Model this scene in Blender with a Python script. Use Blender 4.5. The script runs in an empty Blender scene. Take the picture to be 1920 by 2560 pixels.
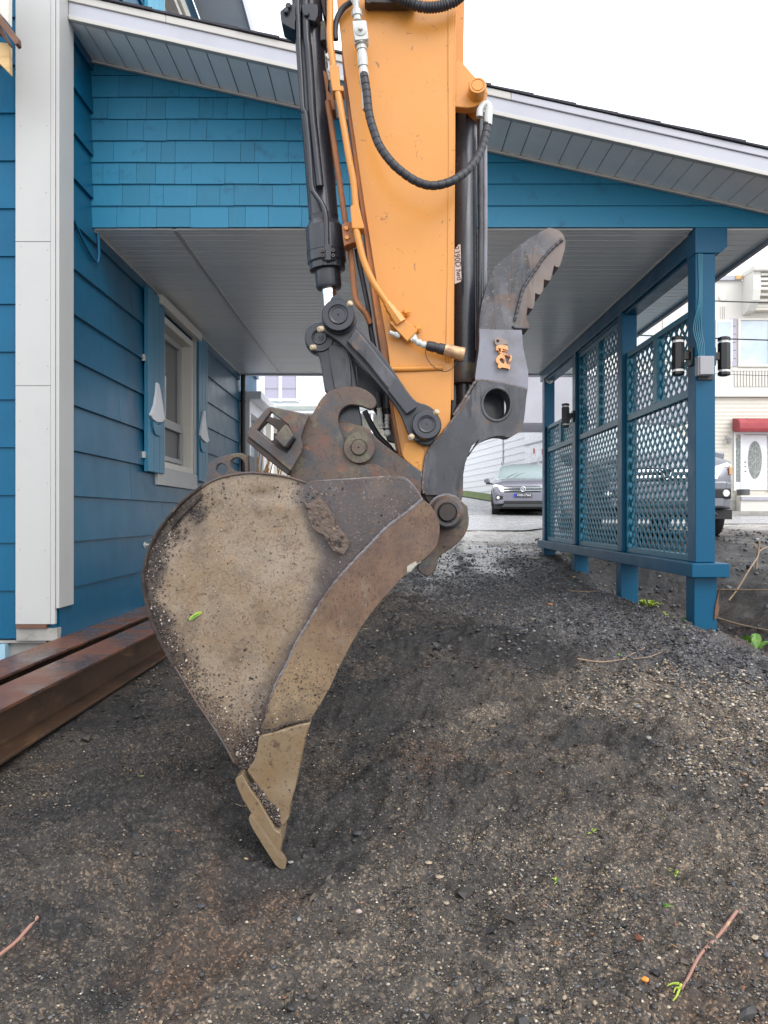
import bpy, bmesh, math, random
import numpy as np
from mathutils import Vector, Matrix
from mathutils.geometry import delaunay_2d_cdt

random.seed(7)
RNG = np.random.default_rng(11)
scene = bpy.context.scene
COL = scene.collection
R = math.radians

# ------------------------------------------------------------------ camera, sky, sun, exposure
CZ = 1.5                       # eye height
FPX, CX, CY = 1923.0, 960.0, 1291.0
cam_d = bpy.data.cameras.new('camera')
cam = bpy.data.objects.new('camera', cam_d)
COL.objects.link(cam)
cam.location = (0, 0, CZ)
cam.rotation_euler = (R(90), 0, 0)
cam_d.sensor_fit = 'VERTICAL'
cam_d.sensor_height = 24.0
cam_d.sensor_width = 18.0
cam_d.lens = 24.0 * FPX / 2560.0
cam_d.shift_y = 11.0 / 2560.0
cam_d.clip_start = 0.05
cam_d.clip_end = 1500
scene.camera = cam

world = bpy.data.worlds.new('World')
scene.world = world
world.use_nodes = True
wn = world.node_tree
for n in list(wn.nodes):
    wn.nodes.remove(n)
sky = wn.nodes.new('ShaderNodeTexSky')
sky.sky_type = 'NISHITA'
sky.sun_disc = False
SUN_EL, SUN_ROT = R(44), R(146)
sky.sun_elevation = SUN_EL
sky.sun_rotation = SUN_ROT
sky.dust_density = 3.0
bg = wn.nodes.new('ShaderNodeBackground')
bg.inputs['Strength'].default_value = 0.10
bgc = wn.nodes.new('ShaderNodeBackground')          # the even cloud cover in front of the blue
bgc.inputs['Color'].default_value = (0.93, 0.96, 1.0, 1)
bgc.inputs['Strength'].default_value = 1.38
add = wn.nodes.new('ShaderNodeAddShader')
wout = wn.nodes.new('ShaderNodeOutputWorld')
hs = wn.nodes.new('ShaderNodeHueSaturation')
hs.inputs['Saturation'].default_value = 0.25
wn.links.new(sky.outputs[0], hs.inputs['Color'])
wn.links.new(hs.outputs[0], bg.inputs['Color'])
wn.links.new(bg.outputs[0], add.inputs[0])
wn.links.new(bgc.outputs[0], add.inputs[1])
wn.links.new(add.outputs[0], wout.inputs['Surface'])

sun_d = bpy.data.lights.new('sun', 'SUN')
sun_d.energy = 0.9
sun_d.angle = R(35)
sun_d.color = (1.0, 0.975, 0.94)
sun = bpy.data.objects.new('sun', sun_d)
COL.objects.link(sun)
sun.location = (5, -7, 12)
sun.rotation_euler = (R(46), 0, R(34))   # from behind the camera, high up

scene.view_settings.view_transform = 'Standard'
scene.view_settings.look = 'None'
scene.view_settings.exposure = 0.22
scene.view_settings.gamma = 1.0
scene.view_settings.use_curve_mapping = False

# ------------------------------------------------------------------ helpers
WLOC = {}


def W(u, v, D):
    return Vector(((u - CX) / FPX * D, D, CZ + (CY - v) / FPX * D))


def Q(ox, oy, s, pts):
    return [(ox + p[0] / s, oy + p[1] / s) for p in pts]


def wl(o):
    return WLOC.get(o.name, Vector((0, 0, 0))) if o is not None else Vector((0, 0, 0))


def tag(o, label=None, cat=None, group=None, kind=None):
    if label: o['label'] = label
    if cat: o['category'] = cat
    if group: o['group'] = group
    if kind: o['kind'] = kind
    return o


def thing(name, label, cat, loc=(0, 0, 0), group=None):
    o = bpy.data.objects.new(name, None)
    o.empty_display_size = 0.1
    COL.objects.link(o)
    o.location = loc
    WLOC[o.name] = Vector(loc)
    return tag(o, label, cat, group)


def obj(name, me, parent=None, loc=None, mat=None):
    """link mesh; loc = world location of the object's origin"""
    o = bpy.data.objects.new(name, me)
    COL.objects.link(o)
    if mat is not None and len(me.materials) == 0:
        me.materials.append(mat)
    L = Vector(loc) if loc is not None else (wl(parent) if parent else Vector((0, 0, 0)))
    if parent:
        o.parent = parent
        o.location = L - wl(parent)
    else:
        o.location = L
    WLOC[o.name] = L
    return o


def mesh(verts, faces, name='mesh', smooth=False, sharp=38):
    me = bpy.data.meshes.new(name)
    me.from_pydata([tuple(v) for v in verts], [], faces)
    me.update()
    if smooth:
        me.polygons.foreach_set('use_smooth', [True] * len(me.polygons))
        me.set_sharp_from_angle(angle=R(sharp))
    return me


def part(name, verts, faces, mat, parent, smooth=False, loc=None, sharp=38):
    """verts in world space"""
    L = Vector(loc) if loc is not None else wl(parent)
    vs = [Vector(v) - L for v in verts]
    return obj(name, mesh(vs, faces, name, smooth, sharp), parent, L, mat)


def bevel(o, w=0.004, seg=2, ang=35):
    m = o.modifiers.new('bevel', 'BEVEL')
    m.width = w
    m.segments = seg
    m.limit_method = 'ANGLE'
    m.angle_limit = R(ang)
    return o


BOXF = [(0, 3, 2, 1), (4, 5, 6, 7), (0, 1, 5, 4), (1, 2, 6, 5), (2, 3, 7, 6), (3, 0, 4, 7)]


def boxv(x0, x1, y0, y1, z0, z1):
    return [(x0, y0, z0), (x1, y0, z0), (x1, y1, z0), (x0, y1, z0), (x0, y0, z1), (x1, y0, z1), (x1, y1, z1), (x0, y1, z1)]


def box(name, x0, x1, y0, y1, z0, z1, mat, parent, bw=0.0):
    o = part(name, boxv(x0, x1, y0, y1, z0, z1), BOXF, mat, parent)
    if bw: bevel(o, bw)
    return o


def boxes(name, lst, mat, parent, bw=0.0, kind=None):
    V, Fc = [], []
    for b in lst:
        k = len(V)
        V += boxv(*b)
        Fc += [tuple(i + k for i in f) for f in BOXF]
    o = part(name, V, Fc, mat, parent)
    if bw: bevel(o, bw)
    if kind: o['kind'] = kind
    return o


def catmull(pts, closed=False, n=6):
    P = [Vector(p) for p in pts]
    out = []
    N = len(P)
    rng = range(N) if closed else range(N - 1)
    for i in rng:
        p0 = P[(i - 1) % N] if closed or i > 0 else P[0] * 2 - P[1]
        p1 = P[i]
        p2 = P[(i + 1) % N]
        p3 = P[(i + 2) % N] if closed or i + 2 < N else P[-1] * 2 - P[-2]
        for k in range(n):
            t = k / n
            out.append(0.5 * ((2 * p1) + (p2 - p0) * t + (2 * p0 - 5 * p1 + 4 * p2 - p3) * t * t + (3 * p1 - p0 - 3 * p2 + p3) * t ** 3))
    if not closed:
        out.append(P[-1])
    return out


def tube_geo(pts, r, seg=12, cap=True, n=6, smooth_path=True, rfun=None):
    P = catmull(pts, False, n) if smooth_path and len(pts) > 2 else [Vector(p) for p in pts]
    V, Fc = [], []
    t0 = (P[1] - P[0]).normalized()
    up = Vector((0, 0, 1)) if abs(t0.z) < 0.9 else Vector((0, 1, 0))
    nrm = t0.cross(up).normalized()
    L = 0
    for i, p in enumerate(P):
        t = (P[min(i + 1, len(P) - 1)] - P[max(i - 1, 0)]).normalized()
        nrm = (nrm - t * nrm.dot(t)).normalized()
        b = t.cross(nrm)
        if i: L += (P[i] - P[i - 1]).length
        if rfun: rr = rfun(i / (len(P) - 1), L)
        else: rr = r
        for k in range(seg):
            a = 2 * math.pi * k / seg
            V.append(p + nrm * (math.cos(a) * rr) + b * (math.sin(a) * rr))
    for i in range(len(P) - 1):
        for k in range(seg):
            a, b_ = i * seg + k, i * seg + (k + 1) % seg
            Fc.append((a, b_, b_ + seg, a + seg))
    if cap:
        Fc.append(tuple(range(seg))[::-1])
        Fc.append(tuple((len(P) - 1) * seg + k for k in range(seg)))
    return V, Fc


def tube(name, pts, r, mat, parent, seg=12, n=6, smooth_path=True, rfun=None):
    V, Fc = tube_geo(pts, r, seg, True, n, smooth_path, rfun)
    return part(name, V, Fc, mat, parent, smooth=True, sharp=50)


def lathe_geo(o, axis, prof, seg=28):
    """prof: list (s along axis, radius)"""
    a = Vector(axis).normalized()
    up = Vector((0, 0, 1)) if abs(a.z) < 0.9 else Vector((1, 0, 0))
    u = a.cross(up).normalized()
    v = a.cross(u)
    o = Vector(o)
    V, Fc = [], []
    for s, r in prof:
        for k in range(seg):
            t = 2 * math.pi * k / seg
            V.append(o + a * s + (u * math.cos(t) + v * math.sin(t)) * max(r, 1e-5))
    for i in range(len(prof) - 1):
        for k in range(seg):
            p, q = i * seg + k, i * seg + (k + 1) % seg
            Fc.append((p, p + seg, q + seg, q))
    Fc.append(tuple(range(seg)))
    Fc.append(tuple((len(prof) - 1) * seg + k for k in range(seg))[::-1])
    return V, Fc


def lathe(name, o, axis, prof, mat, parent, seg=28, sharp=32):
    V, Fc = lathe_geo(o, axis, prof, seg)
    return part(name, V, Fc, mat, parent, smooth=True, sharp=sharp)


def inpoly(x, y, poly):
    """vectorised point in polygon"""
    x = np.asarray(x, float); y = np.asarray(y, float)
    c = np.zeros(x.shape, bool)
    n = len(poly)
    for i in range(n):
        x0, y0 = poly[i][0], poly[i][1]
        x1, y1 = poly[(i + 1) % n][0], poly[(i + 1) % n][1]
        if y0 == y1: continue
        m = ((y0 > y) != (y1 > y)) & (x < (x1 - x0) * (y - y0) / (y1 - y0) + x0)
        c ^= m
    return c


def distpoly(x, y, line, closed=False):
    x = np.asarray(x, float); y = np.asarray(y, float)
    d = np.full(x.shape, 1e9)
    n = len(line)
    for i in range(n if closed else n - 1):
        ax, ay = line[i][0], line[i][1]
        bx, by = line[(i + 1) % n][0], line[(i + 1) % n][1]
        dx, dy = bx - ax, by - ay
        L2 = dx * dx + dy * dy + 1e-12
        t = np.clip(((x - ax) * dx + (y - ay) * dy) / L2, 0, 1)
        d = np.minimum(d, np.hypot(x - ax - t * dx, y - ay - t * dy))
    return d


def slab_geo(poly, D, t, holes=(), res=None, front=None):
    """solid plate facing -Y.  poly: src pixels at distance D -> real size at D. front(u,v)->extra depth in metres"""
    vs = list(poly)
    edges = [(i, (i + 1) % len(poly)) for i in range(len(poly))]
    for h in holes:
        k = len(vs)
        vs += list(h)
        edges += [(k + i, k + (i + 1) % len(h)) for i in range(len(h))]
    if res:
        xs = [p[0] for p in poly]; ys = [p[1] for p in poly]
        gx, gy = np.meshgrid(np.arange(min(xs), max(xs), res), np.arange(min(ys), max(ys), res))
        gx = (gx + RNG.uniform(-.2, .2, gx.shape) * res).ravel(); gy = (gy + RNG.uniform(-.2, .2, gy.shape) * res).ravel()
        m = inpoly(gx, gy, poly) & (distpoly(gx, gy, poly, True) > res * 0.45)
        for h in holes:
            m &= ~inpoly(gx, gy, h) & (distpoly(gx, gy, h, True) > res * 0.45)
        vs += list(zip(gx[m].tolist(), gy[m].tolist()))
    out = delaunay_2d_cdt([Vector((p[0], p[1])) for p in vs], edges, [], 0, 1e-5)
    V2, F2 = out[0], out[2]
    cx = np.array([sum(V2[i][0] for i in f) / len(f) for f in F2]); cy = np.array([sum(V2[i][1] for i in f) / len(f) for f in F2])
    keep = inpoly(cx, cy, poly)
    for h in holes: keep &= ~inpoly(cx, cy, h)
    Fk = [f for f, k in zip(F2, keep) if k]
    used = sorted({i for f in Fk for i in f})
    mp = {i: j for j, i in enumerate(used)}
    P2 = [(V2[i][0], V2[i][1]) for i in used]
    Fk = [tuple(mp[i] for i in f) for f in Fk]
    # orient: want normal to -Y : in (u, v down) order
    def area(f):
        return sum(P2[f[i]][0] * P2[f[(i + 1) % len(f)]][1] - P2[f[(i + 1) % len(f)]][0] * P2[f[i]][1] for i in range(len(f)))
    Fk = [f[::-1] if area(f) > 0 else f for f in Fk]      # counter-clockwise when seen from the camera
    n = len(P2)
    if front is not None:
        dz = front(np.array([p[0] for p in P2]), np.array([p[1] for p in P2]))
    else:
        dz = [0.0] * n
    base = [W(p[0], p[1], D) for p in P2]
    V = [b + Vector((0, float(d), 0)) for b, d in zip(base, dz)] + [b + Vector((0, t, 0)) for b in base]
    F_ = list(Fk) + [tuple(i + n for i in f[::-1]) for f in Fk]
    cnt = {}
    for f in Fk:
        for i in range(len(f)):
            cnt[(f[i], f[(i + 1) % len(f)])] = 1
    for (a, b) in list(cnt):
        if (b, a) not in cnt:
            F_.append((b, a, a + n, b + n))
    return V, F_, P2


def plate(name, poly, D, t, mat, parent, holes=(), res=None, front=None, bw=0.003, attrs=None):
    V, F_, P2 = slab_geo(poly, D, t, holes, res, front)
    o = part(name, V, F_, mat, parent, smooth=True, sharp=32)
    if attrs:
        u = np.array([p[0] for p in P2]); v = np.array([p[1] for p in P2])
        for nm, fn in attrs.items():
            a = o.data.attributes.new(nm, 'FLOAT', 'POINT')
            val = np.asarray(fn(u, v), dtype=np.float32)
            a.data.foreach_set('value', np.concatenate([val, val]))
    if bw: bevel(o, bw)
    return o


def circle(u, v, r, n=28, ry=None):
    return [(u + r * math.cos(2 * math.pi * k / n), v + (ry or r) * math.sin(2 * math.pi * k / n)) for k in range(n)]


def cm2(pts, n=4, closed=True):
    return [(p[0], p[1]) for p in catmull([(p[0], p[1], 0) for p in pts], closed, n)]


def text_geo(s, size, depth):
    cu = bpy.data.curves.new('t', 'FONT')
    cu.body = s
    cu.size = size
    cu.extrude = depth
    cu.resolution_u = 3
    cu.align_x = 'CENTER'; cu.align_y = 'CENTER'
    o = bpy.data.objects.new('t', cu)
    COL.objects.link(o)
    dg = bpy.context.evaluated_depsgraph_get()
    me = bpy.data.meshes.new_from_object(o.evaluated_get(dg))
    bpy.data.objects.remove(o)
    V = [v.co.copy() for v in me.vertices]
    Fc = [tuple(p.vertices) for p in me.polygons]
    bpy.data.meshes.remove(me)
    return V, Fc


def text(name, s, size, depth, loc, mat, parent, rot=0.0, xscale=1.0, yaw=0.0):
    V, Fc = text_geo(s, size, depth)
    M = Matrix.Rotation(yaw, 4, 'Z') @ Matrix.Rotation(R(90), 4, 'X') @ Matrix.Rotation(rot, 4, 'Z')
    V = [M @ Vector((v.x * xscale, v.y, v.z)) + Vector(loc) for v in V]
    return part(name, V, Fc, mat, parent)


# ---- numpy value noise
def vnoise(x, y, seed=0):
    xi = np.floor(x).astype(np.int64); yi = np.floor(y).astype(np.int64)
    fx = x - xi; fy = y - yi
    fx = fx * fx * fx * (fx * (fx * 6 - 15) + 10); fy = fy * fy * fy * (fy * (fy * 6 - 15) + 10)

    def h(a, b):
        n = (a * 374761393 + b * 668265263 + seed * 974711) & 0x7fffffff
        n = ((n ^ (n >> 13)) * 1274126177) & 0x7fffffff
        n = n ^ (n >> 16)
        return (n & 0xffff) / 65535.0
    return (h(xi, yi) * (1 - fx) + h(xi + 1, yi) * fx) * (1 - fy) + (h(xi, yi + 1) * (1 - fx) + h(xi + 1, yi + 1) * fx) * fy


def fbm(x, y, sc, oct=4, seed=0, gain=0.5):
    s = 0; a = 1; t = 0
    for k in range(oct):
        s = s + a * (vnoise(x * sc + 13.7 * k, y * sc + 7.1 * k, seed + k) - 0.5)
        t += a
        a *= gain
        sc *= 2.03
    return s / t * 2


def sstep(a, b, x):
    t = np.clip((x - a) / (b - a), 0, 1)
    return t * t * (3 - 2 * t)


# ------------------------------------------------------------------ materials
def new_mat(name):
    m = bpy.data.materials.new(name)
    m.use_nodes = True
    nt = m.node_tree
    b = nt.nodes['Principled BSDF']
    return m, nt, b


def noise_fac(nt, scale, lo, hi, detail=6, stretch=None, rough=0.6, coord='Object', kind='noise', off=0.0):
    tc = nt.nodes.new('ShaderNodeTexCoord')
    mp = nt.nodes.new('ShaderNodeMapping')
    nt.links.new(tc.outputs[coord], mp.inputs['Vector'])
    mp.inputs['Location'].default_value = (off, off * 1.7, off * .3)
    dist = 0.0
    if stretch and stretch[0] == 'd':
        dist, stretch = stretch[1], None
    if stretch:
        if len(stretch) == 4:
            mp.inputs['Rotation'].default_value = (0, stretch[3], 0)
        mp.inputs['Scale'].default_value = stretch[:3]
    if kind == 'noise':
        n = nt.nodes.new('ShaderNodeTexNoise')
        n.inputs['Scale'].default_value = scale
        n.inputs['Detail'].default_value = detail
        n.inputs['Roughness'].default_value = rough
        n.inputs['Distortion'].default_value = dist
        o = n.outputs['Fac']
    else:
        n = nt.nodes.new('ShaderNodeTexVoronoi')
        n.inputs['Scale'].default_value = scale
        o = n.outputs['Distance']
    nt.links.new(mp.outputs[0], n.inputs['Vector'])
    r = nt.nodes.new('ShaderNodeMapRange')
    r.inputs['From Min'].default_value = lo
    r.inputs['From Max'].default_value = hi
    r.inputs['To Min'].default_value = 0
    r.inputs['To Max'].default_value = 1
    r.clamp = True
    nt.links.new(o, r.inputs['Value'])
    return r.outputs['Result'], o


def mixc(nt, fac, a, b):
    m = nt.nodes.new('ShaderNodeMix')
    m.data_type = 'RGBA'
    if isinstance(fac, (int, float)): m.inputs['Factor'].default_value = fac
    else: nt.links.new(fac, m.inputs['Factor'])
    for s, v in ((m.inputs['A'], a), (m.inputs['B'], b)):
        if isinstance(v, tuple): s.default_value = (*v, 1) if len(v) == 3 else v
        else: nt.links.new(v, s)
    return m.outputs['Result']


def mathn(nt, op, a, b=None):
    m = nt.nodes.new('ShaderNodeMath')
    m.operation = op
    for s, v in ((m.inputs[0], a), (m.inputs[1], b)):
        if v is None: continue
        if isinstance(v, (int, float)): s.default_value = v
        else: nt.links.new(v, s)
    return m.outputs[0]


def attr_fac(nt, name, out='Fac'):
    a = nt.nodes.new('ShaderNodeAttribute')
    a.attribute_name = name
    return a.outputs[out]


def mat(name, base, rough=0.5, metal=0.0, layers=(), bump=(), rvar=0.0, spec=0.5, objvar=0.0, attrs=(), post=()):
    """layers: (colour, scale, lo, hi[, stretch[, strength[, roughness]]]);
    bump: list of (scale, strength, distance[, stretch]); attrs: (attribute, colour, noise amount, rough)"""
    m, nt, b = new_mat(name)
    c = base
    ro = rough
    if objvar:
        oi = nt.nodes.new('ShaderNodeObjectInfo')
        r = nt.nodes.new('ShaderNodeMapRange')
        r.inputs['To Min'].default_value = 1 - objvar
        r.inputs['To Max'].default_value = 1 + objvar
        nt.links.new(oi.outputs['Random'], r.inputs['Value'])
        hsn = nt.nodes.new('ShaderNodeHueSaturation')
        hsn.inputs['Color'].default_value = (*base, 1)
        nt.links.new(r.outputs[0], hsn.inputs['Value'])
        c = hsn.outputs[0]
    for k, L in list(enumerate(layers)) + [(None, None)] + [(k_ + 11, l_) for k_, l_ in enumerate(post)]:
        if L is None:
            for k, (an, acol, namt, ar) in enumerate(attrs):
                f = attr_fac(nt, an)
                f2, _ = noise_fac(nt, 9.0, 0.3, 0.7, 6, None, 0.65, off=k * 3.1)
                f = mathn(nt, 'ADD', f, mathn(nt, 'MULTIPLY', mathn(nt, 'SUBTRACT', f2, 0.5), namt))
                f = mathn(nt, 'MINIMUM', mathn(nt, 'MAXIMUM', f, 0.0), 1.0)
                c = mixc(nt, f, c, acol)
            continue
        colr, sc, lo, hi = L[:4]
        st = L[4] if len(L) > 4 else None
        sg = L[5] if len(L) > 5 else 1.0
        f, _ = noise_fac(nt, sc, lo, hi, 7, st, 0.62, off=k * 5.3 + 1.0)
        if sg != 1.0: f = mathn(nt, 'MULTIPLY', f, sg)
        c = mixc(nt, f, c, colr)
        if len(L) > 6:
            rr = nt.nodes.new('ShaderNodeMix')
            nt.links.new(f, rr.inputs[0])
            if isinstance(ro, float): rr.inputs[2].default_value = ro
            else: nt.links.new(ro, rr.inputs[2])
            rr.inputs[3].default_value = L[6]
            ro = rr.outputs[0]
    if rvar:
        f, _ = noise_fac(nt, 4.0, 0.3, 0.7, 5)
        v = mathn(nt, 'MULTIPLY', mathn(nt, 'SUBTRACT', f, 0.5), rvar)
        ro = mathn(nt, 'ADD', v, ro)
    if isinstance(c, tuple): b.inputs['Base Color'].default_value = (*c, 1)
    else: nt.links.new(c, b.inputs['Base Color'])
    if isinstance(ro, float): b.inputs['Roughness'].default_value = ro
    else: nt.links.new(ro, b.inputs['Roughness'])
    b.inputs['Metallic'].default_value = metal
    b.inputs['Specular IOR Level'].default_value = spec
    prev = None
    for k, B in enumerate(bump):
        _, o = noise_fac(nt, B[0], 0, 1, 8, B[3] if len(B) > 3 else None, 0.6, off=k * 2.2)
        bn = nt.nodes.new('ShaderNodeBump')
        bn.inputs['Strength'].default_value = B[1]
        bn.inputs['Distance'].default_value = B[2]
        nt.links.new(o, bn.inputs['Height'])
        if prev is not None: nt.links.new(prev, bn.inputs['Normal'])
        prev = bn.outputs[0]
    if prev is not None: nt.links.new(prev, b.inputs['Normal'])
    return m


M = {}
BL = (0.0015, 0.092, 0.190)
M['blue'] = mat('blue_paint', BL, 0.42, spec=.25, layers=[((0.001, 0.070, 0.150), 1.2, 0.45, 0.75), ((0.004, 0.11, 0.22), 14, 0.62, 0.75, (1, 1, .3), .4)],
                bump=[(90, .12, .002, (1, .15, 1)), (6, .25, .004)], rvar=.15, objvar=.05)
M['blue_side'] = mat('blue_paint_side_wall', (0.0015, 0.086, 0.168), 0.36, spec=.35, layers=[((0.001, 0.064, 0.130), 1.3, 0.45, 0.75)],
                     bump=[(120, .10, .001, (1, .12, 1))], rvar=.10, objvar=.05)
M['shingle'] = mat('blue_painted_cedar', (0.014, 0.152, 0.262), 0.5, spec=.35, layers=[((0.010, 0.085, 0.165), 7, 0.58, 0.72, (1, 1, 1), .8), ((0.035, .19, .31), 30, .55, .8, (1, 1, .12), .4)],
                   bump=[(60, .25, .003, (1, 1, .12)), (7, .3, .004)], objvar=.10)
M['blue_wood'] = mat('blue_painted_wood', (0.0015, 0.076, 0.155), 0.42, spec=.25, layers=[((0.004, 0.10, 0.19), 9, 0.6, 0.8, (1, 1, .2), .6)],
                     bump=[(50, .18, .002, (1, 1, .1)), (8, .2, .003)], rvar=.15)
M['teal'] = mat('teal_lattice_paint', (0.004, 0.125, 0.195), 0.4, layers=[((0.04, 0.3, 0.42), 16, 0.6, 0.75, None, .5)], bump=[(60, .15, .001)])
M['cyan'] = mat('pale_blue_paint', (0.06, 0.33, 0.5), 0.42, layers=[((0.10, 0.42, 0.58), 8, .5, .8)], bump=[(60, .1, .001)])
M['shutter'] = mat('shutter_blue', (0.028, 0.185, 0.31), 0.42, layers=[((0.02, 0.17, 0.3), 5, .45, .75)], bump=[(60, .12, .001, (1, 1, .1))])
M['white'] = mat('white_paint', (0.44, 0.44, 0.435), 0.45, layers=[((0.40, 0.40, 0.40), 3, .5, .85), ((0.30, .26, .23), 40, .72, .76, None, .6)],
                 bump=[(70, .12, .002, (1, 1, .1)), (6, .2, .003)], rvar=.1)
M['cream'] = mat('cream_trim', (0.66, 0.63, 0.57), 0.4, layers=[((0.6, 0.57, 0.5), 5, .5, .8)], bump=[(40, .1, .001)])
M['alu'] = mat('white_aluminium', (0.40, 0.41, 0.46), 0.33, layers=[((0.34, 0.35, 0.39), 2, .45, .8)], bump=[(8, .12, .003)])
M['alu_cream'] = mat('cream_aluminium', (0.46, 0.445, 0.42), 0.35, bump=[(8, .12, .003)])
M['vinyl'] = mat('white_vinyl_soffit', (0.86, 0.86, 0.85), 0.30, layers=[((0.78, 0.78, 0.77), 3, .45, .8)], bump=[(10, .15, .002)], objvar=.03)
M['dark_gap'] = mat('shadow_backing', (0.03, 0.03, 0.035), 0.8)
M['glass'] = mat('window_glass', (0.10, 0.11, 0.12), 0.05, spec=1.0, bump=[(2.0, .05, .01)])
M['curtain'] = mat('window_screen', (0.22, 0.22, 0.23), 0.6, bump=[(200, .1, .001)])
M['asph_shingle'] = mat('roof_shingle', (0.035, 0.035, 0.045), 0.9, bump=[(150, .5, .004)], layers=[((0.08, 0.08, 0.1), 90, .5, .7)])
M['concrete'] = mat('concrete', (0.34, 0.33, 0.31), 0.85, layers=[((0.2, 0.19, 0.18), 3, .45, .7), ((.15, .12, .1), 12, .6, .75)], bump=[(60, .3, .003)])
M['pale_found'] = mat('pale_blue_foundation', (0.30, 0.48, 0.60), 0.7, layers=[((0.2, 0.33, 0.42), 5, .5, .8)], bump=[(60, .3, .003)])
M['lumber'] = mat('raw_lumber', (0.62, 0.42, 0.20), 0.7, layers=[((0.42, 0.26, 0.11), 5, .45, .7, (1, .2, 4))], bump=[(40, .2, .002, (1, .1, 3))])
M['brown_wood'] = mat('brown_stained_wood', (0.13, 0.06, 0.035), 0.6, layers=[((0.22, 0.12, 0.08), 6, .5, .7, (.3, 1, 3))], bump=[(40, .2, .002)])
M['black_metal'] = mat('black_powder_coat', (0.012, 0.012, 0.014), 0.4, bump=[(60, .1, .001)])
M['grey_box'] = mat('grey_plastic', (0.30, 0.30, 0.32), 0.5)
M['lamp_glass'] = mat('clear_lamp_ring', (0.7, 0.7, 0.68), 0.12)

# machine
M['orange'] = mat('orange_paint', (0.57, 0.230, 0.038), 0.34, layers=[((0.60, 0.265, 0.065), 1.1, .4, .75), ((0.56, 0.225, 0.032), 2.3, .5, .8, None, .6), ((0.50, 0.22, 0.06), 60, .55, .75, (1, 1, .2), .3), ((0.46, 0.20, 0.05), 3.5, .60, .72, (1, 1, .4), .55), ((0.16, 0.08, 0.04), 14, .655, .668, ('d', 2.5), .75, .6), ((0.74, .50, .28), 40, .69, .72, ('d', 1.5), .5), ((0.25, 0.10, 0.04), 36, .695, .72, (1, 1, .5), .8, .7), ((0.10, 0.05, 0.03), 11, .76, .79, (1, 1, 1.6), .8, .8)],
                  bump=[(3, .18, .01), (120, .05, .001)], rvar=.12)
M['orange_dirty'] = mat('orange_dirty', (0.44, 0.15, 0.035), 0.55, layers=[((0.16, 0.07, 0.035), 4, .42, .68, (1, 1, .35)), ((.62, .26, .05), 9, .6, .8)], bump=[(20, .3, .003)])
M['orange_low'] = mat('orange_grimy_nose', (0.78, 0.34, 0.06), 0.4, layers=[((0.05, 0.03, 0.02), 14, .62, .70, (1, 1, 1), .9, .8)], bump=[(20, .3, .003)])
M['mblack'] = mat('black_machine_paint', (0.022, 0.024, 0.033), 0.28, layers=[((0.05, 0.052, 0.065), 2.5, .45, .8), ((0.12, 0.075, 0.05), 12, .66, .74, None, .6, .8), ((0.10, 0.10, 0.11), 60, .70, .76, (1, 1, .3), .6)],
                  bump=[(15, .2, .003), (90, .12, .001)], rvar=.25)
M['mgrey'] = mat('worn_grey_steel', (0.036, 0.038, 0.047), 0.34, layers=[((0.075, 0.076, 0.088), 7, .48, .64, (1.4, 1, .6)), ((0.11, 0.065, 0.045), 9, .56, .65, None, .8), ((0.014, .014, .017), 15, .57, .63, (1.8, 1, .4), .85), ((.25, .22, .2), 70, .72, .76, None, .6)],
                 bump=[(24, .3, .003), (90, .2, .001)], rvar=.3)
M['thumb'] = mat('worn_thumb_steel', (0.038, 0.040, 0.050), 0.36, attrs=[('scuff', (0.155, 0.120, 0.105), .55, .5)], post=[((0.10, 0.055, 0.035), 6, .56, .66, (3.0, 1, .35), .6), ((.02, .02, .024), 9, .60, .68, (3.2, 1, .25), .7)], layers=[((0.10, 0.10, 0.115), 7, .50, .60, (1.6, 1, .5), .8), ((0.11, 0.066, 0.048), 9, .53, .61, None, .8), ((0.014, .014, .018), 13, .56, .62, (2.2, 1, .35), .85), ((.13, .125, .13), 26, .58, .62, ('d', 2.0), .5), ((.30, .27, .25), 70, .62, .68, None, .5)],
                 bump=[(24, .35, .003), (90, .25, .001)], rvar=.3)
M['mpale'] = mat('pale_grey_worn_paint', (0.20, 0.205, 0.245), 0.45, layers=[((0.13, 0.12, 0.13), 6, .45, .72), ((0.20, 0.13, 0.09), 11, .64, .74)],
                 bump=[(24, .25, .003), (90, .15, .001)], rvar=.25)
M['mtip'] = mat('rusty_scuffed_steel', (0.20, 0.165, 0.15), 0.5, layers=[((0.12, 0.07, 0.045), 9, .45, .7), ((0.32, 0.29, 0.27), 13, .6, .75), ((.04, .04, .045), 25, .66, .76)], bump=[(30, .4, .003), (120, .2, .001)])
M['weld'] = mat('bright_weld', (0.16, 0.15, 0.165), 0.5, layers=[((0.09, 0.055, 0.04), 9, .42, .62), ((.27, .26, .255), 22, .58, .72)], bump=[(70, .9, .006)])
M['rust'] = mat('brown_rusted_steel', (0.092, 0.058, 0.044), 0.45, layers=[((0.052, 0.052, 0.058), 6.5, .47, .58), ((0.120, 0.108, 0.066), 8, .54, .63, None, .8), ((0.13, 0.056, 0.040), 10, .57, .64, None, .8), ((0.03, 0.024, 0.024), 24, .56, .60, ('d', 3.0), .6), ((0.30, 0.12, 0.035), 14, .64, .72, None, .8), ((0.02, 0.016, 0.015), 30, .66, .72), ((.24, .21, .18), 90, .68, .73, None, .6)],
                bump=[(30, .35, .003), (110, .25, .001)], rvar=.25)
M['rust_dark'] = mat('dark_rusted_steel', (0.030, 0.022, 0.020), 0.6, layers=[((0.07, 0.04, 0.03), 8, .5, .7)], bump=[(30, .35, .003)])
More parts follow.
